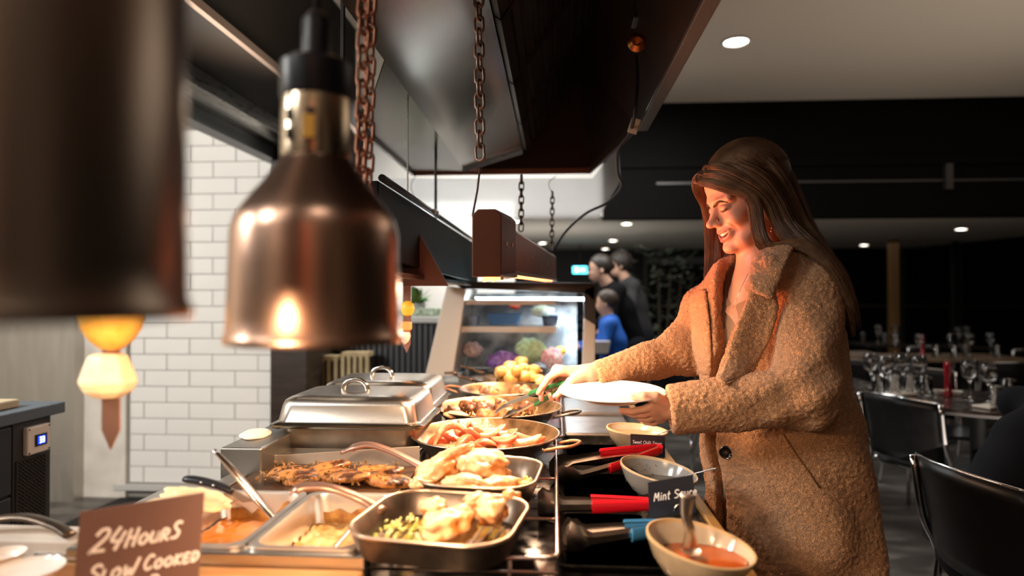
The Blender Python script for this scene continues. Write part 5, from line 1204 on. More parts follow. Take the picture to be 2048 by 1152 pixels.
fL = [[V3(1312,808,1.430),V3(1290,818,1.436),V3(1264,823,1.450),V3(1243,821,1.462)],
      [V3(1312,818,1.440),V3(1290,828,1.450),V3(1268,829,1.468),V3(1250,824,1.482)],
      [V3(1316,828,1.452),V3(1299,838,1.462),V3(1281,836,1.482),V3(1268,828,1.50)],
      [V3(1322,836,1.466),V3(1307,845,1.476),V3(1292,843,1.494),V3(1284,834,1.51)]]
tL = [V3(1328,806,1.425),V3(1311,795,1.412),V3(1288,793,1.410),V3(1268,794,1.415)]
fl1 = hand_f(V3(1346,814,1.440), .0240, kL, fL, tL, V3(1400,815,1.430))
def bbox(pts, m=.03): a_ = np.array(pts); return a_.min(0)-m, a_.max(0)+m
b0 = bbox([p for f in fR for p in f]+tR+[V3(1215,740,1.64)]); rv, rq = nets(fr1, b0[0], b0[1], .0021)
b1 = bbox([p for f in fL for p in f]+tL+[V3(1385,815,1.43)]); lv, lq = nets(fl1, b1[0], b1[1], .0021)
hw = HC+hv@HM.T
hc_ = np.tile(np.array([.62,.35,.245]), (len(rv)+len(lv), 1))
for i, p in enumerate(np.concatenate([rv, lv])):
    n_ = noise.noise(Vector(p*70)); hc_[i] = hc_[i]*(1+.10*n_)
def tint(start, V_, tips, c=(.74,.34,.26)):
    for tpt in tips:
        w_ = np.exp(-np.sum((V_-tpt)**2, 1)/(.010**2))*.6; hc_[start:start+len(V_)] = hc_[start:start+len(V_)]*(1-w_[:, None])+np.array(c)*w_[:, None]
tint(0, rv, [f[-1] for f in fR]+[tR[-1]]+[k[0] for k in kR]); tint(len(rv), lv, [f[-1] for f in fL]+[tL[-1]]+[k[0] for k in kL])
# hidden trunk and legs, coarse
def legs_f(P):
    d = cap(P, (.57,1.62,1.15), (.585,1.62,.92), .10, .12)
    for sx, sy in ((.60,1.55),(.57,1.70)):
        d = smin(d, chain(P, [(sx,sy,.88),(sx-.02,sy,.48),(sx+.01,sy,.09)], [.085,.058,.036], .02), .03)
    return d
gv, gq = nets(legs_f, (.35,1.40,.02), (.80,1.86,1.3), .014)
skin = mat('skin', (.62,.36,.26), .42, attr='Col', sss=.12, bump=.12, bscale=500, bdist=.0006)
body = pobj('body', [(hw, hq), (rv, rq), (lv, lq), (gv, gq)], skin, cols=np.concatenate([col, hc_, np.tile([.6,.36,.26], (len(gv), 1))]))
def tr_f(P):
    d = None
    for sx, sy in ((.60,1.55),(.57,1.70)):
        e = chain(P, [(sx,sy,.90),(sx-.02,sy,.48),(sx+.01,sy,.12)], [.098,.072,.062], .02); d = e if d is None else smin(d, e, .02)
    return smax(d, P[..., 2]-.98, .01)
qv, qq = nets(tr_f, (.40,1.42,.05), (.78,1.84,1.0), .014); pobj('trousers', [(qv, qq)], mat('trousers_dark', (.02,.022,.03), .8))
for sx, sy in ((.60,1.55),(.57,1.70)):
    sv, sq = nets(lambda P: smax(smin(ell(P, (sx-.03,sy,.045), (.125,.045,.045)), ell(P, (sx+.03,sy,.07), (.06,.042,.06)), .03), .002-P[..., 2], .003), (sx-.18,sy-.07,-.01), (sx+.12,sy+.07,.15), .008)
    pobj('shoe', [(sv, sq)], mat('shoe_white', (.6,.58,.55), .5))
# teeth
tb = MB(); arc = [(.0700,-.0262,-.0575),(.0775,-.0212,-.0620),(.0850,-.0150,-.0662),(.0895,-.0082,-.0690),(.0912,-.0,-.0700)]; arc = [(.0690,-.0262,-.0580),(.0790,-.0205,-.0635),(.0853,-.0140,-.0672),(.0893,-.0072,-.0695),(.0908,0,-.0703),(.0893,.0072,-.0695),(.0853,.0140,-.0672),(.0790,.0205,-.0635),(.0690,.0262,-.0580)]
TP = smooth_path([toW((x-.0004, y, z+.0004)) for x, y, z in arc], 72); n_ = len(TP)
zv = Vector(zh); rg_ = []
for i, p in enumerate(TP):
    t_ = (TP[min(i+1, n_-1)]-TP[max(i-1, 0)]).normalized(); o_ = t_.cross(zv).normalized(); ph = (i/(n_-1)*9) % 1
    k_ = 1-.55*max(0, 1-min(ph, 1-ph)/.07); hh_ = .0048*(1-.10*max(0, 1-min(ph, 1-ph)/.16))*(1-.25*abs(i/(n_-1)-.5)*2)
    rg_.append([p+o_*(.0021*k_)*math.cos(q)+zv*hh_*(math.copysign(abs(math.sin(q))**.6, math.sin(q))) for q in [2*PI*j/12 for j in range(12)]])
tb.rings(rg_)
tb.build('teeth', mat('teeth_white', (.80,.74,.66), .2, coat=.4), body, smooth='all')
def onface(y, z):
    a_, b_ = .13, .02
    P = np.zeros((60,3)); P[:,0] = np.linspace(.13,.03,60); P[:,1] = y; P[:,2] = z
    f_ = head_f(P); i = int(np.argmax(f_ < 0)); return P[i, 0]
for sg in (-1,1):
    pts = [toW((onface(sg*y, z)+.0012, sg*y, z)) for y, z in ((.0155,-.0145),(.0205,-.0172),(.0265,-.0186),(.0325,-.0182),(.0380,-.0165),(.0415,-.0150))]
    MB().tube(smooth_path(pts, 18), [.0004,.0006,.0008,.0009,.001,.0011,.0012,.0012,.0013,.0013,.0013,.0013,.0013,.0012,.0011,.001,.0009,.0007,.0005,.0004,.0004,.0004,.0004][:len(smooth_path(pts, 18))], 6).build('eyelashes', mat('lash_dark', (.012,.007,.005), .6), body, smooth='all')
for sg in (-1,1):
    pts = [(y, z) for y, z in ((.0085,-.0010),(.0150,.0025),(.0230,.0060),(.0320,.0072),(.0400,.0048),(.0460,.0005))]
    C_ = [toW((onface(sg*y, z)+.0012, sg*y, z)) for y, z in pts]; P_ = smooth_path(C_, 26); n_ = len(P_)
    MB().tube(P_, [.0014+.0018*math.sin(min(1, .22+i/(n_-1)*.78)*PI) for i in range(n_)], 8).build('eyebrow', mat('brow_hair', (.045,.022,.012), .8, col2=(.09,.045,.025), nscale=300), body, smooth='all')
# nails
for tpt, prv in ((tL[-1], tL[-2]), (tR[-1], tR[-2])):
    d_ = Vector(tpt-prv).normalized(); up_ = Vector((0,-.5,.86)); up_ = (up_-d_*up_.dot(d_)).normalized(); sd_ = d_.cross(up_)
    c_ = Vector(tpt)+d_*.002+up_*.0078
    M_ = Matrix((d_, sd_, up_)).transposed()
    MB().lathe([(.001,.0012),(.0035,.0009),(.0052,.0002),(.0052,-.0008)], 16, c_, sx=1.25, rot=M_).build('nail', mat('nail', (.80,.50,.42), .25, coat=.4), body, smooth=True)
# ------------------------------------------------ hair
HG = [ # pixel guides: (u, v, Y), radius
 ([(1402,346,1.603),(1393,362,1.590),(1418,367,1.550),(1458,378,1.526),(1497,394,1.514),(1508,440,1.510),(1514,474,1.506),(1528,496,1.500),(1560,502,1.480),(1598,492,1.455),(1645,512,1.435),(1680,548,1.43)], .0095),
 ([(1404,343,1.602),(1401,352,1.586),(1430,354,1.546),(1472,368,1.524),(1510,398,1.510),(1517,440,1.508),(1526,478,1.500),(1550,496,1.485),(1600,488,1.460),(1655,525,1.430),(1692,590,1.43),(1700,640,1.45)], .0105),
 ([(1412,334,1.602),(1416,338,1.580),(1447,342,1.541),(1500,368,1.515),(1534,398,1.512),(1552,440,1.510),(1580,478,1.490),(1630,505,1.455),(1680,565,1.435),(1702,640,1.44)], .014),
 ([(1430,318,1.580),(1475,332,1.535),(1520,358,1.515),(1550,400,1.515),(1575,450,1.510),(1612,488,1.480),(1660,535,1.45),(1694,600,1.44),(1706,665,1.46)], .017),
 ([(1460,298,1.590),(1510,312,1.550),(1548,350,1.530),(1575,400,1.530),(1600,450,1.525),(1635,498,1.500),(1678,560,1.475),(1700,625,1.47),(1706,670,1.48)], .018),
 ([(1490,290,1.610),(1540,312,1.590),(1568,352,1.580),(1590,400,1.575),(1612,450,1.565),(1642,500,1.545),(1682,560,1.52),(1700,620,1.50)], .018),
 ([(1495,292,1.640),(1550,330,1.640),(1575,390,1.640),(1600,450,1.630),(1632,500,1.610),(1670,560,1.58),(1695,620,1.55)], .018),
 ([(1480,300,1.660),(1530,340,1.675),(1555,400,1.680),(1570,460,1.670),(1600,510,1.66),(1640,560,1.63)], .020),
 ([(1403,345,1.606),(1393,358,1.618),(1395,380,1.636),(1410,410,1.668),(1418,455,1.678),(1419,510,1.680),(1417,565,1.670),(1421,625,1.655),(1430,690,1.635)], .0105),
 ([(1412,340,1.625),(1412,380,1.665),(1425,440,1.688),(1434,500,1.682),(1434,560,1.665),(1437,620,1.640),(1440,670,1.615)], .013),
 ([(1430,325,1.645),(1435,390,1.685),(1448,450,1.690),(1458,510,1.675),(1458,560,1.645),(1454,610,1.610),(1448,655,1.595)], .014),
 ([(1470,420,1.68),(1478,480,1.670),(1482,530,1.650),(1478,575,1.620),(1466,620,1.600)], .013),
]
GP = [([np.array(at(*q)) for q in g], r) for g, r in HG]
def hair_f(P):
    Q = (P-HC)@HM
    c = ell(Q, (-.014,0,.040), (.104,.083,.094))
    cut = (Q[..., 0]-.085)*.80-(Q[..., 2]-.070)*.62
    cut = np.maximum(cut, -(Q[..., 2]+.085))
    c = smax(c, np.maximum(cut, -(Q[..., 2]+.08)), .008)
    c = smax(c, -ell(Q, (.030,.080,-.012), (.032,.03,.034)), .006); c = smax(c, -ell(Q, (.030,-.080,-.012), (.032,.03,.034)), .006)
    c = smax(c, -ell(Q, (-.006,.088,-.020), (.017,.022,.030)), .004)
    d = c
    for g, r in GP:
        d = smin(d, chain(P, g, [r*(.80 if i > 1 else .72 if i else .35)*(1 if i < len(g)-2 else .6-.2*(i-len(g)+2)) for i in range(len(g))], .006), .008)
    return d
av, aq = nets(hair_f, (.34,1.38,1.17), (.78,1.73,1.69), .0036)
hair_m = mat('hair_brown', (.085,.042,.020), .62, col2=(.14,.075,.036), nscale=8, spec=.15)
hr_ = pobj('hair', [(av, aq)], hair_m, label='long straight brown hair')
# loose strands over the mass
rs = np.random.RandomState(5); SV = []; SQ = []; cnt_ = 0
def strand(P, r0):
    global cnt_
    n = len(P); T = np.gradient(P, axis=0); T /= np.linalg.norm(T, axis=1)[:, None]+1e-9
    A_ = np.cross(T, [0.1,.9,.2]); A_ /= np.linalg.norm(A_, axis=1)[:, None]+1e-9; B_ = np.cross(T, A_)
    rr = r0*np.linspace(1,.35,n)[:, None]
    R3 = np.stack([P+A_*rr*math.cos(q)+B_*rr*math.sin(q) for q in (0, 2.09, 4.19)], 1).reshape(-1, 3)
    I = (np.arange(n-1)*3)[:, None]+np.arange(3)[None]; J = (np.arange(n-1)*3)[:, None]+np.array([1,2,0])[None]
    SV.append(R3); SQ.append(np.stack([I, J, J+3, I+3], -1).reshape(-1, 4)+cnt_); cnt_ += n*3
for gi, (g, r) in enumerate(GP):
    C = np.array([list(p) for p in smooth_path([Vector(p) for p in g], 30)]); n = len(C)
    for k in range(300):
        an = rs.uniform(0, 2*PI); ra = r*rs.uniform(.78, 1.22); tw_ = rs.uniform(-.5,.5)
        T = np.gradient(C, axis=0); T /= np.linalg.norm(T, axis=1)[:, None]; A_ = np.cross(T, [0,0.95,.3]); A_ /= np.linalg.norm(A_, axis=1)[:, None]; B_ = np.cross(T, A_)
        t = np.linspace(0, 1, n)
        env = (.35+.65*np.minimum(1, t*5))*(1-.15*t)
        off = (A_*np.cos(an+tw_*t)[:, None]+B_*np.sin(an+tw_*t)[:, None])*(ra*env)[:, None]
        wob = .0022*np.sin(t*rs.uniform(4,10)+rs.uniform(0,6))[:, None]*A_*t[:, None]
        L_ = int(n*rs.uniform(.75,1.0)); strand((C+off+wob)[:L_], .00065)
for k in range(2300):   # combed from the parting over the crown
    tpar = rs.uniform(0,1); side = 1 if rs.rand() < .65 else -1
    x0 = .086-.165*tpar; th1 = rs.uniform(.5,1.35); pts = []
    for i in range(14):
        th = .03+th1*i/13; x = x0-.05*(i/13)**1.3*(1-.3*tpar)
        xx = (x+.014)/.105; rad = math.sqrt(max(.02, 1-xx*xx)); pts.append(toW((x, side*.0868*rad*math.sin(th), .040+.0990*rad*math.cos(th))))
    strand(np.array(pts), .0005)
for k in range(40):  # flyaways
    tpar = rs.uniform(0,1); x0 = .07-.14*tpar; xx = (x0+.014)/.105; rad = math.sqrt(max(.02,1-xx*xx)); p0 = np.array([x0, rs.uniform(-.02,.03), .040+.094*rad]); d_ = np.array([rs.uniform(-.6,.8), rs.uniform(-.4,.4), rs.uniform(.1,.6)])
    pts = [toW(p0+d_*.018*s_-np.array([0,0,.5])*.018*s_*s_) for s_ in np.linspace(0,1,7)]; strand(np.array(pts), .0003)
off = np.array(WP[hr_.name]); 
me = npmesh('strands', [(np.concatenate(SV)-off, np.concatenate(SQ))])
so = fin('strands', me, mat('hair_strand', (.12,.060,.029), .38, col2=(.22,.12,.058), nscale=30, spec=.5), hr_, 'all'); so['kind'] = 'stuff'
# earring and necklace
ep = toW((-.003,.086,-.046)); er = MB().tube([Vector(ep)+Vector((.0055*math.cos(q), -.001, .009*math.sin(q)-.004)) for q in [2*PI*i/20 for i in range(20)]], .0011, 6, closed=True).build('earring', mat('earring_silver', (.85,.80,.74), .12, 1), wm, smooth='all', label='silver hoop and drop earring')
for i in range(6): MB().lathe([(.0003,-.0022),(.0019,0),(.0003,.0022)], 8, Vector(ep)+Vector((-.001-.0009*i,-.002,-.016-.0066*i))).build('drop_bead', mat('earring_stone', (.8,.75,.72), .05, coat=1), er, smooth=True)
nk_ = [trace(u, v, off=-.004) for u, v in ((1492,560),(1480,585),(1472,600),(1466,618))]
MB().tube([V3(1496,548,1.53), V3(1484,572,1.53), V3(1474,596,1.525), V3(1466,616,1.53)], .0007, 5).build('necklace', MATS['earring_silver'], wm, smooth='all')
# ------------------------------------------------ the plate she holds
pc = at(1224, 790, 1.495); M_ = Matrix.Rotation(R(3.5), 3, 'X')
pl_ = thing('dinner_plate', 'white dinner plate held out over the sauce bowls', 'plate', pc)
MB().lathe([(.001,.0),(.060,.0),(.078,.003),(.116,.010),(.1205,.0115),(.1215,.0105),(.119,.0085),(.080,-.003),(.062,-.010),(.060,-.012),(.058,-.010),(.001,-.008)], 72, pc, rot=M_).build('plate_body', white_ceramic, pl_, smooth=True)
MB().lathe([(.060,.0002),(.0625,.0016),(.065,.0006)], 72, pc, rot=M_).build('inner_ring', white_ceramic, pl_, smooth=True)
# ================================================= dining side: tables, chairs, glasses, people
def table(name, cx, cy, r, label, m, z=.74, sq=None):
    t = thing(name, label, 'table', (cx, cy, 0), 'dining tables')
    if sq: MB().prism(rrect(cx, cy, sq[0], sq[1], .03, z-.03, 4), (0,0,.03)).build('tabletop', m, t, bevel=.003)
    else: MB().lathe([(.001,z-.03),(r*.98,z-.03),(r,z-.015),(r*.99,z),(.001,z)], 48, (cx,cy,0)).build('tabletop', m, t, smooth=True)
    MB().lathe([(.25,0),(.25,.012),(.05,.03),(.035,.05),(.035,z-.06),(.12,z-.03)], 24, (cx,cy,0), capb=True).build('pedestal', black_metal, t, smooth=True)
    return t
tt = mat('table_dark', (.030,.020,.017), .12, coat=.5, rough2=.3); tp_ = mat('table_wood', (.20,.13,.08), .35, col2=(.12,.08,.05), nscale=9)
A1 = atz(1955, 800, .74); A2 = atz(1745, 772, .74)
table('dining_table', A1.x, A1.y, .42, 'dark glossy round table with a red pepper mill at right', tt)
table('dining_table', A2.x-.38, A2.y+.14, .5, 'dark table with upturned glasses just right of the tan coat', tt, sq=(.9,.6))
far = [(1700, 706, tp_), (1850, 712, tp_), (1962, 712, tp_), (1760, 686, tt), (1905, 690, tt)]
fl_ = ['pale wooden far table edge right beside the coat at shoulder level', 'pale wooden far table left of the middle', 'pale wooden far table at the right', 'dark farthest table near the timber post', 'dark farthest table right of the thin post']
FT = []
for (u, v, m), lab in zip(far, fl_):
    p = atz(u, v, .74); FT.append(p); table('dining_table', p.x, p.y, .4, lab, m, sq=(.52,.52))
def glass(name, loc, label, grp, kind=0):
    t = thing(name, label, 'glass', loc, grp); L = Vector(loc)
    if kind == 0: MB().lathe([(.001,.002),(.034,.001),(.035,.003),(.006,.008),(.004,.02),(.004,.085),(.010,.095),(.034,.115),(.042,.145),(.040,.175),(.034,.205),(.033,.205),(.039,.175),(.040,.145),(.032,.117),(.006,.099),(.001,.098)], 20, L).build('goblet', glassm, t, smooth='all')
    else: MB().lathe([(.001,.003),(.026,.001),(.030,.004),(.036,.11),(.035,.11),(.028,.012),(.001,.010)], 18, L).build('tumbler', glassm, t, smooth='all')
    return t
g0 = glass('wine_glass', (0,0,-5), 'x', 'stemmed glasses on the dining tables', 0); g1 = glass('tumbler', (0,0,-5), 'x', 'tumblers on the dining tables', 1)
random.seed(12)
spots = [(1940,798,0,'stemmed glass nearest the red pepper mill on its right'),(1978,806,0,'round stemmed glass in the middle of the right table'),(2018,800,1,'tumbler at the right end of the dark round table'),(1995,818,1,'tumbler beside the folded napkin on the round table'),
         (1757,792,1,'leftmost tumbler on the table right of the coat'),(1772,786,0,'stemmed glass second from the coat'),(1790,790,1,'tumbler in the middle of the table beside the coat'),(1806,780,0,'tall stemmed glass catching the light by the coat table'),
         (1823,788,1,'tumbler near the chair back on the coat table'),(1838,784,0,'stemmed glass left of the red pepper mill'),(1852,792,1,'rightmost tumbler on the coat table'),(1742,778,0,'stemmed glass nearest the coat at the far table edge')]
fg = True
for i, (u, v, k, lab) in enumerate(spots):
    p = atz(u, v, .742); src = (g0, g1)[k]
    dup(src, p, random.uniform(0,6), lab, rot=None)
for i, p in enumerate(FT):
    for j in range(4):
        dup((g0, g1)[j % 2], (p.x+random.uniform(-.2,.2), p.y+random.uniform(-.2,.2), .742), 0, 'glass among the far dining tables', 'glasses on the far tables')
for s_ in (g0, g1):
    for c in list(s_.children): bpy.data.objects.remove(c)
    bpy.data.objects.remove(s_)
def mill(u, v, h, label, m):
    p = atz(u, v, .742); return tag(MB().lathe([(.022,0),(.024,.01),(.017,.03*h/.17),(.016,.09*h/.17),(.021,.115*h/.17),(.019,.125*h/.17),(.022,.14*h/.17),(.018,.165*h/.17),(.001,.17*h/.17)], 24, p, capb=True).build('pepper_mill', m, smooth=True), label, 'pepper mill')
mill(1896, 792, .19, 'glossy red pepper mill on the dark round table', mat('mill_red', (.22,.006,.014), .15, coat=1))
p = FT[1]; tag(MB().lathe([(.022,0),(.024,.01),(.017,.03),(.016,.09),(.021,.115),(.019,.125),(.022,.14),(.018,.165),(.001,.17)], 24, (p.x-.02, p.y, .742), capb=True).build('pepper_mill', MATS['mill_red'], smooth=True), 'small red pepper mill on a far pale table', 'pepper mill')
for (u, v, lab) in ((1985,815,'folded white napkin and cutlery on the round table'), (1880,788,'small pale dish left of the red mill'), (1912,790,'small pale dish right of the red mill'), (1800,790,'folded napkin on the table beside the coat')):
    p = atz(u, v, .742); nap = 'napkin' in lab
    if nap: o = MB().box(p+Vector((0,0,.006)), (.16,.09,.012), Matrix.Rotation(.4,3,'Z')).build('napkin', mat('napkin_white', (.6,.56,.5), .8), bevel=.004)
    else: o = MB().lathe([(.001,.002),(.025,.002),(.034,.022),(.032,.022),(.024,.005),(.001,.005)], 20, p).build('small_dish', white_ceramic, smooth=True)
    tag(o, lab, 'napkin' if nap else 'dish')
# chairs: local x = facing direction
cb = mat('chair_black', (.006,.006,.007), .30, rough2=.4, spec=.25); 
def chair(loc, rz, label):
    t = thing('dining_chair', label, 'chair', (0,0,0), 'black chrome framed dining chairs')
    MB().rings([rrect(0,0,.40,.42,.07,.445,5), rrect(0,0,.42,.44,.08,.458,5), rrect(0,0,.41,.43,.08,.468,5)]).build('seat', cb, t, smooth=True)
    vs = []; fs = []; n = 14; m_ = 8
    for j in range(m_):
        z = .50+.33*j/(m_-1)
        for i in range(n):
            y = (-.5+i/(n-1))*(.40+.03*j/(m_-1)); vs.append((-.215-.06*j/(m_-1)-.055*(1-(y/.21)**2)+.0, y, z+.012*(1-(y/.21)**2)*(j/(m_-1))))
    for j in range(m_-1):
        for i in range(n-1): fs.append((j*n+i, j*n+i+1, (j+1)*n+i+1, (j+1)*n+i))
    b_ = MB().add(vs, fs).build('backrest', cb, t, smooth='all'); s_ = b_.modifiers.new('s', 'SOLIDIFY'); s_.thickness = .012
    MB().tube([(vs[(m_-1)*n+i][0], vs[(m_-1)*n+i][1], vs[(m_-1)*n+i][2]+.006) for i in range(n)], .0045, 8).build('top_trim', chrome, t, smooth='all')
    for s_ in (-1, 1):
        MB().tube(smooth_path([(-.275,s_*.222,.83),(-.245,s_*.222,.62),(-.19,s_*.222,.46),(-.25,s_*.225,.20),(-.30,s_*.23,.0)], 16), .011, 10, sx=1.2).build('rear_leg', chrome, t, smooth='all')
        MB().tube([(.17,s_*.20,.45),(.19,s_*.21,.0)], .011, 10).build('front_leg', chrome, t, smooth='all')
        MB().tube([(-.19,s_*.216,.45),(.17,s_*.20,.45)], .009, 8).build('side_rail', chrome, t, smooth='all')
    MB().tube([(-.18,-.21,.44),(-.18,.21,.44)], .008, 8).build('cross_rail', chrome, t, smooth='all')
    t.location = loc; t.rotation_euler = (0,0,rz); t.scale = (1,1,.93); return t
a = at(1845,905,2.16); b_ = at(2042,955,1.80); mid = (a+b_)/2; ang = math.atan2(b_.y-a.y, b_.x-a.x)+PI/2
fx = Vector((math.cos(ang), math.sin(ang), 0))
ch0 = chair((mid.x+fx.x*.275, mid.y+fx.y*.275, 0), ang, 'nearest black chair with chrome edge, occupied by the dark coat at right')
c0 = (mid.x+fx.x*.275, mid.y+fx.y*.275)
p = at(1798, 790, 3.4); dup(ch0, (p.x+.24, p.y+.11, 0), R(25), 'empty black chair pushed to the table right of the tan coat')
for i, (x, y, a_) in enumerate(((A1.x+.2, A1.y+.75, -100), (A2.x+.35, A2.y+.85, -80), (FT[1].x+.1, FT[1].y-.7, 90), (FT[2].x+.1, FT[2].y-.7, 80), (FT[3].x, FT[3].y-.75, 90), (FT[4].x+.1, FT[4].y-.75, 100), (A2.x-.9, A2.y+.7, -60))):
    dup(ch0, (x, y, 0), R(a_), ('empty black chair on the far side of the dark round table', 'empty black chair beyond the table beside the coat', 'empty black chair before the pale far table left of middle', 'empty black chair before the pale far table at the right', 'empty black chair at the dark farthest table by the timber post', 'empty black chair at the dark farthest table by the thin post', 'empty black chair beyond the coat table, hidden by the coat')[i], 'empty chairs among the far tables')
for o in list(bpy.data.objects):
    if o.name.startswith('dining_chair') and o.get('group') == 'black chrome framed dining chairs' and o is not ch0: pass
# people by soft shapes
def figure(base, H, face, lean, skin_c, hair_c, shirt_m, trous_m, label, arms, hair_kind='short', glasses=False, seated=False, h=.011, headdrop=.25, name='person', wide=1.0):
    base = np.array(base, float); k = H/1.7; f = np.array([math.cos(face), math.sin(face), 0]); l = np.array([-f[1], f[0], 0]); u_ = np.array([0,0,1.])
    t = thing(name, label, 'person', tuple(base)); 
    hipz = (.50 if seated else .92)*k; hip = base+u_*hipz
    up = np.array(f*math.sin(lean)+u_*math.cos(lean)); ch = hip+up*.34*k; sh = hip+up*.50*k; nk = hip+up*.56*k; hd = nk+(up*.10+f*headdrop*.2)*k+u_*.035*k
    w = .165*k*wide
    SHL, SHR = sh+l*w, sh-l*w
    def tor(P):
        d = cap(P, hip, ch, .125*k*wide, .13*k*wide); d = smin(d, cap(P, SHL, SHR, .062*k, .062*k), .06); d = smin(d, cap(P, ch, sh, .13*k, .09*k), .05)
        for S0, (e, wr) in ((SHL, arms[0]), (SHR, arms[1])):
            E = S0+(f*e[0]+l*e[1]+u_*e[2])*k; Wp = E+(f*wr[0]+l*wr[1]+u_*wr[2])*k
            d = smin(d, cap(P, S0, E, .056*k, .046*k), .03); d = smin(d, cap(P, E, Wp, .046*k, .034*k), .02)
        return d+.0022*np.sin(42*P[...,2]+30*P[...,0])
    def bod(P):
        Q = P-hd; fx_ = Q@f; ly = Q@l; uz = Q@u_
        L = np.stack([fx_, ly, uz], -1)/k
        d = ell(L, (-.01,0,.03), (.092,.073,.085)); d = smin(d, ell(L, (.03,0,-.03), (.055,.054,.078)), .02)
        d = smin(d, ell(L, (.090,0,-.030), (.016,.012,.016)), .012); Ls = L.copy(); Ls[..., 1] = np.abs(L[..., 1])
        d = smin(d, ell(Ls, (0,.076,-.015), (.016,.009,.028)), .006); d = smax(d, -ell(Ls, (.092,.030,.0), (.014,.014,.010)), .01)
        d = smin(d, chain(L, [(.083,-.018,-.068),(.09,0,-.070),(.083,.018,-.068)], [.004,.005,.004], .003), .004)
        d = d*k; d = smin(d, cap(P, hd-u_*.03*k, nk-up*.03*k, .05*k, .055*k), .02)
        for S0, (e, wr) in ((SHL, arms[0]), (SHR, arms[1])):
            E = S0+(f*e[0]+l*e[1]+u_*e[2])*k; Wp = E+(f*wr[0]+l*wr[1]+u_*wr[2])*k; dr = (Wp-E)/np.linalg.norm(Wp-E)
            d = np.minimum(d, smin(cap(P, Wp-dr*.05*k, Wp+dr*.03*k, .026*k, .024*k), ell(P, Wp+dr*.07*k, (.040*k,.040*k,.026*k)), .015))
            sd = np.cross(dr, u_); sd /= np.linalg.norm(sd)+1e-9
            for q in (-.026,-.009,.009,.026): d = smin(d, cap(P, Wp+dr*.08*k+sd*q*k, Wp+dr*(.15-abs(q)*.6)*k+sd*q*1.1*k-u_*.012*k, .010*k, .007*k), .004)
            d = smin(d, cap(P, Wp+dr*.03*k+sd*.025*k, Wp+dr*.09*k+sd*.052*k, .012*k, .008*k), .006)
        d = np.minimum(d, chain(P, [nk, ch, hip], [.05*k,.08*k,.08*k], .02)); d = np.minimum(d, cap(P, SHL, SHR, .03*k))
        for S0, (e, wr) in ((SHL, arms[0]), (SHR, arms[1])):
            E = S0+(f*e[0]+l*e[1]+u_*e[2])*k; Wp = E+(f*wr[0]+l*wr[1]+u_*wr[2])*k; d = np.minimum(d, chain(P, [S0, E, Wp], [.028*k,.026*k,.024*k], .01))
        return d
    def hairf(P):
        Q = P-hd; L = np.stack([Q@f, Q@l, Q@u_], -1)/k
        d = ell(L, (-.018,0,.038), (.102,.084,.096)); cut = (L[..., 0]-.070)*.8-(L[..., 2]-.060)*.6
        d = smax(d, cut, .01); d = smax(d, -ell(np.stack([L[...,0], np.abs(L[...,1]), L[...,2]], -1), (.035,.085,-.02), (.035,.03,.04)), .006)
        if hair_kind == 'bun': d = smin(d, ell(L, (-.105,0,.03), (.035,.035,.035)), .015)
        if hair_kind == 'curly': d = d+.006*np.sin(170*L[...,0])*np.sin(170*L[...,1])*np.sin(170*L[...,2])-.008
        return d*k
    def leg(P):
        d = None
        for s_ in (1,-1):
            hp_ = hip+l*s_*.09*k
            if seated: pts = [hp_, hp_+f*.42*k, base+f*.44*k+l*s_*.1*k+u_*.09*k]
            else: pts = [hp_, base+l*s_*.10*k+u_*.47*k+f*.02*k, base+l*s_*.11*k+u_*.09*k]
            e = chain(P, pts, [.095*k,.062*k,.045*k], .02); d = e if d is None else smin(d, e, .02)
        return d
    def shoe(P):
        d = None
        for s_ in (1,-1):
            a_ = (base+f*.44*k+l*s_*.1*k if seated else base+l*s_*.11*k)+u_*.045*k; e = cap(P, a_-f*.04*k, a_+f*.13*k, .043*k, .038*k); d = e if d is None else np.minimum(d, e)
        return smax(d, base[2]+.002-P[..., 2], .004)
    R_ = 1.0*k
    def mk(nm, fn, m, lo, hi, hh):
        v_, q_ = nets(fn, lo, hi, hh); o = fin(nm, npmesh(nm, [(v_-base, q_)]), m, t, 'all'); return o
    ext = np.array([.75,.75,0])*k
    top = hd[2]+.2*k; c_ = (hip+sh)/2
    mk('body', bod, mat('skin_'+label[:12].replace(' ','_'), skin_c, .5), np.minimum(hd-.16*k, c_-np.array([.5,.5,.34])*k), np.maximum(hd+.17*k, c_+np.array([.5,.5,.2])*k), h)
    mk('hair', hairf, mat('hair_'+label[:12].replace(' ','_'), hair_c, .5, bump=.6, bscale=150), hd-.15*k, hd+.17*k, .006)
    mk('shirt', tor, shirt_m, c_-np.array([.62,.62,.50])*k, c_+np.array([.62,.62,.45])*k, h)
    mk('trousers', leg, trous_m, base-np.array([.3,.3,0])*k-f*.1, base+np.array([.3,.3,hipz/k+.1])*k+np.abs(f)*.35*k-np.array([0,0,0]) if not seated else base+np.array([.75,.75,.75])*k, .016)
    mk('shoes', shoe, black_metal, base-np.array([.3,.3,0])*k-np.array([0,0,.01]), base+np.array([.75,.75,.12])*k, .012)
    if glasses:
        g = MB()
        for s_ in (-1,1):
            c = hd+(f*.098+l*s_*.031+u_*.0)*k
            g.tube([Vector(c+(l*.022*math.cos(q)+u_*.017*math.sin(q))*k) for q in [2*PI*i/16 for i in range(16)]], .0022, 6, closed=True)
            g.tube([Vector(c+l*s_*.022*k), Vector(hd+(l*s_*.080-f*.01)*k)], .002, 6)
        g.tube([Vector(hd+(f*.1+l*.009)*k), Vector(hd+(f*.1-l*.009)*k)], .002, 6)
        g.build('glasses', plastic_black, t)
    return t
jb = mat('jumper_black', (.004,.004,.005), .9, spec=.1); tb_ = mat('trousers_black', (.008,.009,.012), .9, spec=.1)
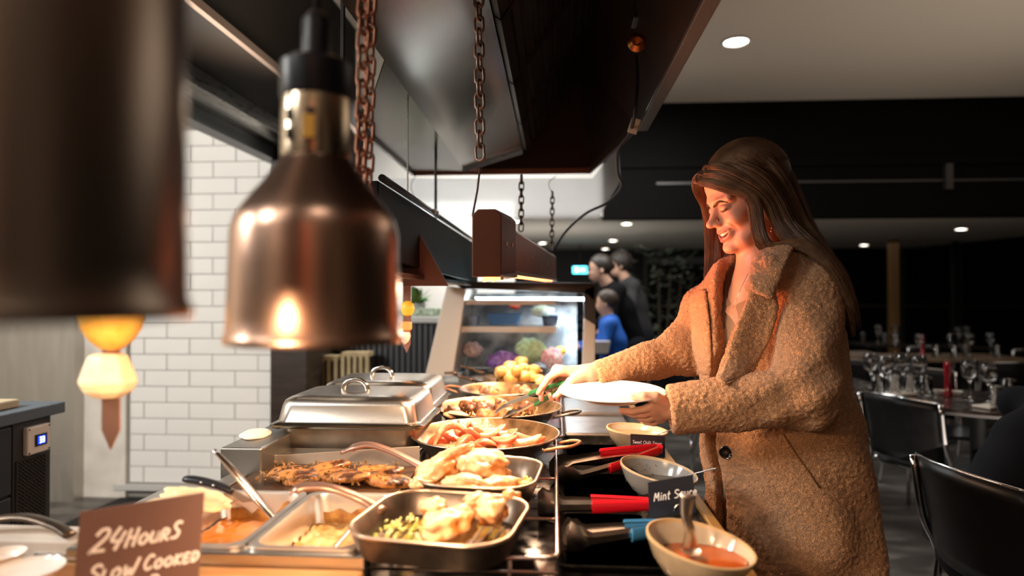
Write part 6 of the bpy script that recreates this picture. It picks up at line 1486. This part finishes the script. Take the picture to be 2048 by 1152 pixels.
p = at(1243, 560, 5.2)
figure((p.x+.10, 5.3, 0), 1.62, R(195), R(22), (.42,.25,.18), (.015,.010,.008), jb, tb_, 'person with dark tied hair and glasses in black bending over the buffet behind the child', [((.10,.05,-.25),(.24,-.05,-.05)), ((.12,0,-.24),(.22,.08,-.02))], 'bun', True)
p = at(1262, 540, 5.9)
figure((p.x+.10, 6.0, 0), 1.66, R(190), R(14), (.42,.27,.2), (.16,.10,.055), mat('hoodie_grey', (.022,.022,.024), .9), tb_, 'person with curly light brown hair in a dark grey top, behind the bending person', [((.05,.08,-.26),(.20,-.02,-.10)), ((.06,0,-.26),(.2,.05,-.06))], 'curly')
p = at(1222, 630, 4.75)
figure((p.x+.03, 4.75, 0), 1.30, R(178), R(6), (.50,.30,.21), (.035,.022,.015), mat('hoodie_blue', (.004,.085,.42), .75), tb_, 'child with short dark hair in a bright blue hooded jumper', [((.06,.04,-.24),(.20,-.03,.02)), ((.08,0,-.23),(.20,.05,.02))], 'short', headdrop=.1)
p = at(1215, 690, 4.4)
tag(MB().rings([rrect(p.x-.06,4.5,.14,.14,.03,p.z-.06), rrect(p.x-.06,4.5,.17,.17,.04,p.z+.02)]).build('paper_bowl', white_ceramic, smooth=True), 'pale bowl held low by the child in blue', 'bowl')
# seated diner in navy on the nearest chair, mostly outside the frame
p = Vector((c0[0]+fx.x*.02, c0[1]+fx.y*.02, 0))
figure((mid.x+fx.x*.17, mid.y+fx.y*.17+.13, 0), 1.70, ang, R(35), (.5,.3,.2), (.03,.02,.015), mat('jacket_navy', (.006,.008,.013), .85, spec=.15, bump=.3, bscale=40), tb_, 'person in a dark navy jacket leaning forward on the nearest chair at right edge', [((.22,-.02,-.14),(.22,-.06,.05)), ((.22,.02,-.14),(.22,.06,.05))], 'short', seated=True, wide=1.25)
# dim foliage in the dark beyond the people
random.seed(21); fo = thing('leafy_plant', 'dim tall leafy plants in the dark right of the diners', 'plant', (1.3, 7.6, 0))
MB().lathe([(.2,0),(.26,.4),(.24,.4),(.2,.1)], 20, (1.3,7.6,0), capb=True).build('planter', black_metal, fo, smooth=True)
for k_ in range(4): MB().tube([(1.3+.06*k_-.1,7.6,.3),(1.2+.14*k_,7.6+.05*k_,1.55)], .012, 6).build('stem', mat('stem_brown', (.05,.035,.02), .7), fo)
lm = mat('leaf_dim', (.10,.14,.09), .35); mb = MB()
for i in range(420):
    c = Vector((1.3+random.gauss(0,.34), 7.6+random.gauss(0,.25), random.uniform(.6,1.85))); a_ = random.uniform(0,6.28); d = Vector((math.cos(a_), math.sin(a_), random.uniform(-.5,.5)))*.07; s_ = d.cross(Vector((0,0,1))).normalized()*.02
    mb.add([c-d, c+s_, c+d, c-s_], [(0,1,2,3)])
o = mb.build('leaves', lm, fo); o['kind'] = 'stuff'
